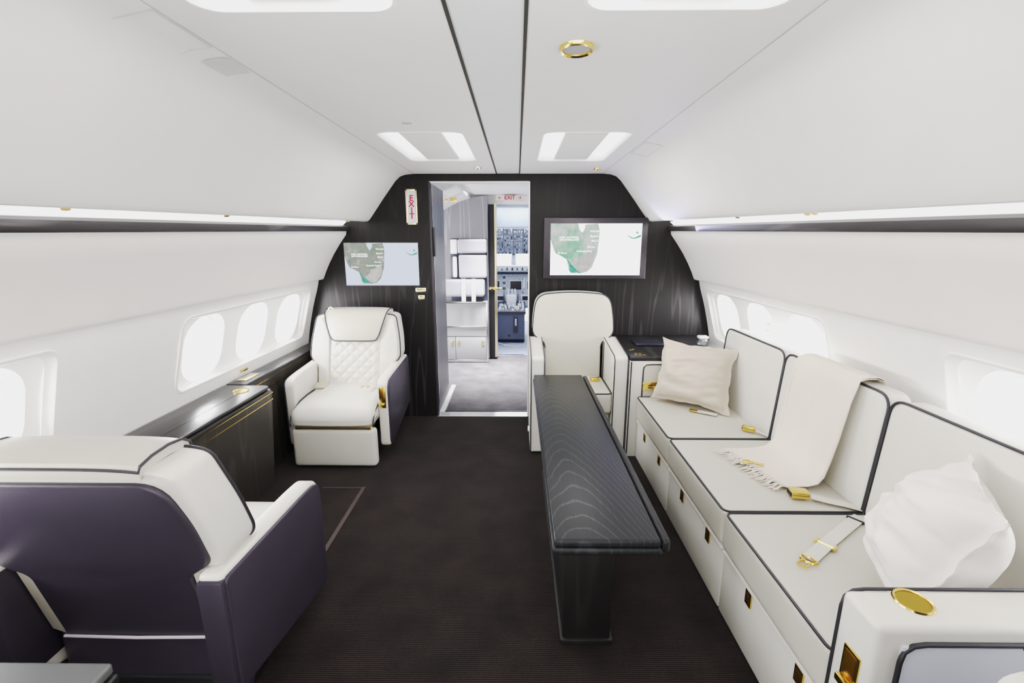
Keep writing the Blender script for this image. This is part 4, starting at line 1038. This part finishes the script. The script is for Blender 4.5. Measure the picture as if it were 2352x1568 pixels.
# vestibule spot lights
t = thing('vestibule_spot', 'cluster of gold spotlights on the white vestibule ceiling', 'light', (-0.72, 5.35, 2.045))
for i, (x, y) in enumerate(((-0.09, 0), (-0.03, 0.05), (0.02, -0.02))):
    MB().cyl((x, y, 0.03), (0.3, -0.5, -1), 0.022, 0.04, 14, 0.018).build('lamp_head', M['gold'], t)
o = MB().cyl((0.03, 4.42, VZ), (0, 0, -1), 0.028, 0.012, 16).build('ceiling_fitting', M['goldpale']); tag(o, 'small gold fitting on vestibule ceiling inside the doorway top', 'light')

# ------------------------------------------------------------------ flight deck
o = MB().box((-1.2, 6.27, 0.0), (-0.95, 9.0, 2.2)).build('wall_flight_deck', M['cpanel'], smooth=False); struct(o)
o = MB().box((0.85, 6.27, 0.0), (1.1, 9.0, 2.2)).build('wall_flight_deck', M['cpanel'], smooth=False); struct(o)
o = MB().box((-1.2, 6.27, 2.06), (1.1, 6.95, 2.2)).build('ceiling', M['cpanel2'], smooth=False); struct(o)
mb = MB().prism([(6.75, 2.2), (6.85, 1.80), (6.95, 1.80), (6.95, 2.2)], 'yz', -1.2, 1.1)
o = mb.build('ceiling', M['cpanel'], smooth=False); struct(o)
# overhead panel (sloping)
t = thing('overhead_panel', 'blue grey overhead switch panel above the cockpit windscreen', 'instrument panel', (-0.055, 0, 0))
def OV(u, v, d=0.0):   # u across, v down the slope 0..1
    y = 6.85+0.62*v; z = 1.80-0.40*v; return (u, y-d*0.54, z-d*0.84)
def ov_box(mb, u0, u1, v0, v1, d):
    vs = [OV(u, v, q) for q in (0, d) for (u, v) in ((u0, v0), (u1, v0), (u1, v1), (u0, v1))]
    mb.add(vs, [(0, 1, 2, 3), (7, 6, 5, 4), (0, 4, 5, 1), (1, 5, 6, 2), (2, 6, 7, 3), (3, 7, 4, 0)])
mb = MB(); ov_box(mb, -0.45, 0.45, 0, 1, -0.03); mb.build('panel', M['cpanel'], t, smooth=False, fixn=True)
mods = MB(); sw = MB(); dk = MB()
for r_ in range(4):
    for c_ in range(6):
        u0 = -0.44+c_*0.147; v0 = 0.02+r_*0.245; ov_box(mods, u0+0.004, u0+0.143, v0+0.01, v0+0.235, 0.008)
        for i in range(4):
            for j in range(3):
                if random.random() < 0.75:
                    a, b = u0+0.016+i*0.033, v0+0.035+j*0.066; wv = random.uniform(0.008, 0.02)
                    ov_box(sw if random.random() < 0.55 else dk, a, a+wv, b, b+random.uniform(0.015, 0.04), random.uniform(0.015, 0.035))
mods.build('module_plates', M['cpanel2'], t, smooth=False, fixn=True)
o = sw.build('switches', M['cknob'], t, smooth=False, fixn=True); o['kind'] = 'stuff'
o = dk.build('dark_switches', M['cdark'], t, smooth=False, fixn=True); o['kind'] = 'stuff'
# windscreen: two panes and centre post
w = bpy.data.objects.new('window_5', None); COL.objects.link(w); struct(w)
MB().prism([(-0.10, 1.10), (-0.01, 1.10), (-0.025, 1.48), (-0.085, 1.48)], 'xz', 7.95, 8.03, 0.004).build('centre_post', M['cpanel2'], w)
MB().box((-0.95, 7.98, 1.10), (-0.08, 7.99, 1.55)).build('pane', M['glass'], w, smooth=False)
MB().box((-0.03, 7.98, 1.10), (0.85, 7.99, 1.55)).build('pane', M['glass'], w, smooth=False)
MB().box((-0.080, 7.90, 1.36), (-0.030, 7.96, 1.41), 0.01).build('compass', M['cdark'], w)
# main instrument panel with glareshield
t = thing('instrument_panel', 'blue grey main instrument panel with dark displays under the windscreen', 'instrument panel', (-0.055, 7.9, 0))
MB().box((-0.85, 0.0, 0.45), (0.85, 0.04, 1.10)).build('panel', M['cpanel2'], t, smooth=False)
gs = MB().box((-0.85, -0.16, 1.085), (0.85, 0.04, 1.195), 0.02, 3).build('glareshield', M['cpanel2'], t)
mb = MB(); m2 = MB()
for i in range(26):
    x = -0.55+i*0.043; (mb if i % 2 else m2).box((x, -0.172, 1.115), (x+random.uniform(0.012, 0.028), -0.158, 1.115+random.uniform(0.012, 0.05)))
mb.build('mode_buttons', M['cknob'], gs, smooth=False); m2.build('mode_displays', M['cdark'], gs, smooth=False)
MB().box((-0.85, -0.02, 1.04), (0.85, 0.0, 1.085)).build('shade_lip', M['cdark'], t, smooth=False)
for (a, b) in ((-0.40, -0.245), (-0.058, 0.135), (0.235, 0.40)):
    f_ = MB().box((a-0.012, -0.012, 0.762), (b+0.012, 0.0, 0.935), 0.004).build('display_frame', M['cwhite'], t)
    MB().box((a, -0.016, 0.775), (b, -0.010, 0.922)).build('display', M['cscreen'], f_, smooth=False)
for z in (0.985, 0.89, 0.795):
    g_ = MB().lathe((-0.165, 0, z), [(0.030, -0.014), (0.042, -0.016), (0.046, 0.0)], 20, 'y').build('gauge', M['cwhite'], t)
    MB().cyl((-0.165, -0.006, z), (0, -1, 0), 0.032, 0.004, 20).build('gauge_face', M['cdark'], g_)
    MB().box((-0.168, -0.014, z-0.02), (-0.162, -0.009, z+0.022)).build('needle', M['cwhite'], g_, smooth=False)
mb = MB(); m2 = MB()
for i in range(46):
    x = random.uniform(-0.40, 0.40); z = random.choice((random.uniform(0.95, 1.03), random.uniform(0.64, 0.74)))
    if abs(x+0.165) > 0.06: (mb if i % 3 else m2).cyl((x, -0.016, z), (0, 1, 0), random.uniform(0.006, 0.016), 0.02, 10)
mb.build('knobs', M['cknob'], t)['kind'] = 'stuff'; m2.build('dark_knobs', M['cdark'], t)['kind'] = 'stuff'
MB().box((0.165, -0.03, 0.80), (0.195, 0.0, 0.98), 0.004).build('gear_lever', M['cwhite'], t)
for (a, b) in ((-0.30, -0.13), (0.12, 0.27)):
    f_ = MB().box((a, -0.22, 0.52), (b, -0.02, 0.70), 0.01).build('keypad_unit', M['cpanel2'], t); MB().box((a+0.03, -0.224, 0.62), (b-0.03, -0.218, 0.685)).build('keypad_screen', M['cscreen'], f_, smooth=False)
# centre pedestal
t = thing('centre_pedestal', 'grey cockpit pedestal with pale throttle levers on top', 'console', (-0.09, 7.0, 0.03))
bd = MB().prism([(0.0, 0.06), (0.0, 0.46), (0.75, 0.52), (0.75, 0.0), (0.10, 0.0)], 'yz', -0.215, 0.215, 0.008).build('body', mat('pedestal_grey', (0.085, 0.10, 0.135), 0.5), t)
MB().prism([(-0.01, 0.455), (-0.01, 0.50), (0.78, 0.57), (0.78, 0.52)], 'yz', -0.23, 0.23, 0.006).build('top_rim', M['cdark'], t)
mb = MB()
for i in range(60):
    x = random.uniform(-0.20, 0.20); y = random.uniform(0.01, 0.6); mb.box((x, y, 0.50+y*0.09), (x+random.uniform(0.01, 0.035), y+0.03, 0.505+y*0.09+random.uniform(0.01, 0.045)))
o = mb.build('radio_knobs', M['cwhite'], t, smooth=False); o['kind'] = 'stuff'
for x in (-0.13, 0.10): MB().prism(smooth_poly([(0.35, 0.55), (0.62, 0.55), (0.60, 0.72), (0.50, 0.78), (0.40, 0.72)], 0.03, 3), 'yz', x, x+0.02, 0.003).build('trim_wheel', M['cdark'], t)
for x in (-0.06, 0.0, 0.05):
    MB().box((x, 0.45, 0.55), (x+0.022, 0.50, 0.80), 0.004).build('throttle_lever', M['cknob'], t)
MB().box((-0.085, 0.40, 0.53), (0.085, 0.60, 0.70), 0.02).build('throttle_quadrant', M['cwhite'], t)
hs = MB().box((0.045, -0.03, 0.17), (0.105, 0.0, 0.41), 0.006).build('handset_cradle', M['cdark'], t)
MB().box((0.060, -0.045, 0.28), (0.090, -0.028, 0.39), 0.006).build('handset', M['cpanel2'], hs)
MB().cyl((-0.03, -0.006, 0.12), (0, 1, 0), 0.018, 0.01, 14).build('port', M['black'], t)
o = MB().tube([(-0.28, 6.92, 0.05), (-0.18, 6.80, 0.036), (0.0, 6.74, 0.036), (0.12, 6.78, 0.036), (0.10, 6.86, 0.036), (-0.05, 6.90, 0.036), (-0.22, 6.84, 0.036)], 0.007, 8).build('floor_cable', M['cpanel2']); tag(o, 'pale cable coiled on the cockpit floor before the pedestal', 'cable')
# flight-deck step
o = MB().box((-0.268, 6.21, -0.004), (0.30, 6.262, 0.034), 0.004).build('trim_11', M['chrome'], smooth=False); struct(o)

# ------------------------------------------------------------------ light
w = bpy.data.worlds.new('daylight'); scene.world = w; w.use_nodes = True
N, L = w.node_tree.nodes, w.node_tree.links
bg = N['Background']; tc = N.new('ShaderNodeTexCoord'); gr = N.new('ShaderNodeTexGradient'); mp = N.new('ShaderNodeMapping')
mp.inputs['Rotation'].default_value = (0, PI/2, 0)
rp = N.new('ShaderNodeValToRGB'); rp.color_ramp.elements[0].color = (0.97, 0.98, 1.0, 1); rp.color_ramp.elements[1].color = (1.0, 1.0, 1.0, 1)
L.new(tc.outputs['Generated'], mp.inputs['Vector']); L.new(mp.outputs['Vector'], gr.inputs['Vector']); L.new(gr.outputs['Fac'], rp.inputs['Fac']); L.new(rp.outputs['Color'], bg.inputs['Color'])
bg.inputs['Strength'].default_value = 5.5

def area(name, loc, target, sx, sy, power, col=(1, 1, 1), spread=None):
    l = bpy.data.lights.new(name, 'AREA'); l.shape = 'RECTANGLE'; l.size = sx; l.size_y = sy; l.energy = power; l.color = col
    if spread: l.spread = spread
    o = bpy.data.objects.new(name, l); COL.objects.link(o); o.location = loc
    o.rotation_euler = (Vector(target)-Vector(loc)).to_track_quat('-Z', 'Y').to_euler()
    return o
# daylight through the windows
for (x, y, tx_, pw) in ((-2.35, 3.12, 0, 150), (-2.35, 0.92, 0, 140), (2.2, 3.12, 0, 110), (2.2, 0.92, 0, 40)):
    area('window_daylight', (x, y, 0.95), (tx_, y, 1.25), 1.5, 0.6, pw, (1.0, 0.99, 0.97))
# ceiling lamps
for l in LIGHTS:
    area('ceiling_lamp', ((l[0]+l[2])/2, (l[1]+l[3])/2, ZC-0.012), ((l[0]+l[2])/2, (l[1]+l[3])/2, 0), 0.42, 0.8, 9 if l[1] > 2 else 1.5, (1.0, 0.98, 0.95))
# added soft fill behind the camera for the ceiling and front faces
area('aft_fill', (-0.1, -1.9, 1.15), (-0.1, 2.0, 1.45), 3.0, 1.7, 62, (1.0, 0.985, 0.975))
area('cabin_fill', (-0.1, 0.85, 2.10), (-0.1, 3.2, 0.75), 1.3, 0.25, 9, (1.0, 0.985, 0.965))  # added fill just above the view, with no fitting of its own
# cove strips
for sg in (-1, 1):
    area('cove_strip', (XC+sg*1.34, 1.7, 1.765), (XC+sg*0.6, 1.7, 1.60), 4.0, 0.04, 5, (1.0, 0.98, 0.95))
# cool accent at the front end of the right cove
area('cove_accent', (1.15, 3.55, 1.70), (0.55, 3.0, 2.1), 0.5, 0.05, 2.6, (0.45, 0.42, 1.0))
# vestibule daylight from the open entrance door
area('entrance_daylight', (-1.85, 5.35, 1.1), (0.0, 5.2, 1.7), 1.0, 1.2, 22, (1.0, 0.99, 1.0))
area('vestibule_floor_fill', (-0.25, 5.55, VZ-0.02), (-0.25, 5.62, 0), 0.7, 0.4, 56, (1.0, 0.99, 1.0), spread=math.radians(66))  # added overhead beam standing in for sunshine on the vestibule floor
area('flight_deck_daylight', (0.0, 8.6, 1.9), (0.0, 7.0, 0.9), 1.6, 0.8, 50, (0.93, 0.96, 1.0))
area('flight_deck_fill', (0.0, 6.6, 2.03), (0.0, 7.3, 0.9), 0.7, 0.3, 22, (0.88, 0.93, 1.0))

# ------------------------------------------------------------------ camera
cam = bpy.data.cameras.new('camera'); co = bpy.data.objects.new('camera', cam); COL.objects.link(co)
cam.sensor_width = 36; cam.lens = 1045/2352*36; cam.clip_start = 0.02
co.location = (0, 0, 1.62); co.rotation_euler = (PI/2-math.atan(234/1045), 0, math.atan(11/1045))
scene.camera = co
scene.view_settings.view_transform = 'Standard'
scene.view_settings.look = 'None'
scene.view_settings.exposure = -0.22
# camera response: soft shoulder so the white interior keeps its tone
vs_ = scene.view_settings; vs_.use_curve_mapping = True
cm = vs_.curve_mapping; cm.use_clip = False; WL = 2.0; cm.extend = 'HORIZONTAL'
cm.white_level = (WL, WL, WL)
c_ = cm.curves[3]
RESP = [(0.0, 0.0), (0.02, 0.017), (0.08, 0.082), (0.2, 0.30), (0.35, 0.47), (0.55, 0.605), (0.85, 0.72), (1.25, 0.86), (1.6, 0.95), (2.0, 1.0)]
c_.points[0].location = RESP[0]; c_.points[1].location = (1.0, 1.0)
for x_, y_ in RESP[1:-1]: c_.points.new(x_/WL, y_)
for p_ in c_.points: p_.handle_type = 'AUTO_CLAMPED'
cm.update()
scene.cycles.max_bounces = 10; scene.cycles.diffuse_bounces = 6; scene.cycles.transparent_max_bounces = 12
scene.cycles.sample_clamp_indirect = 8
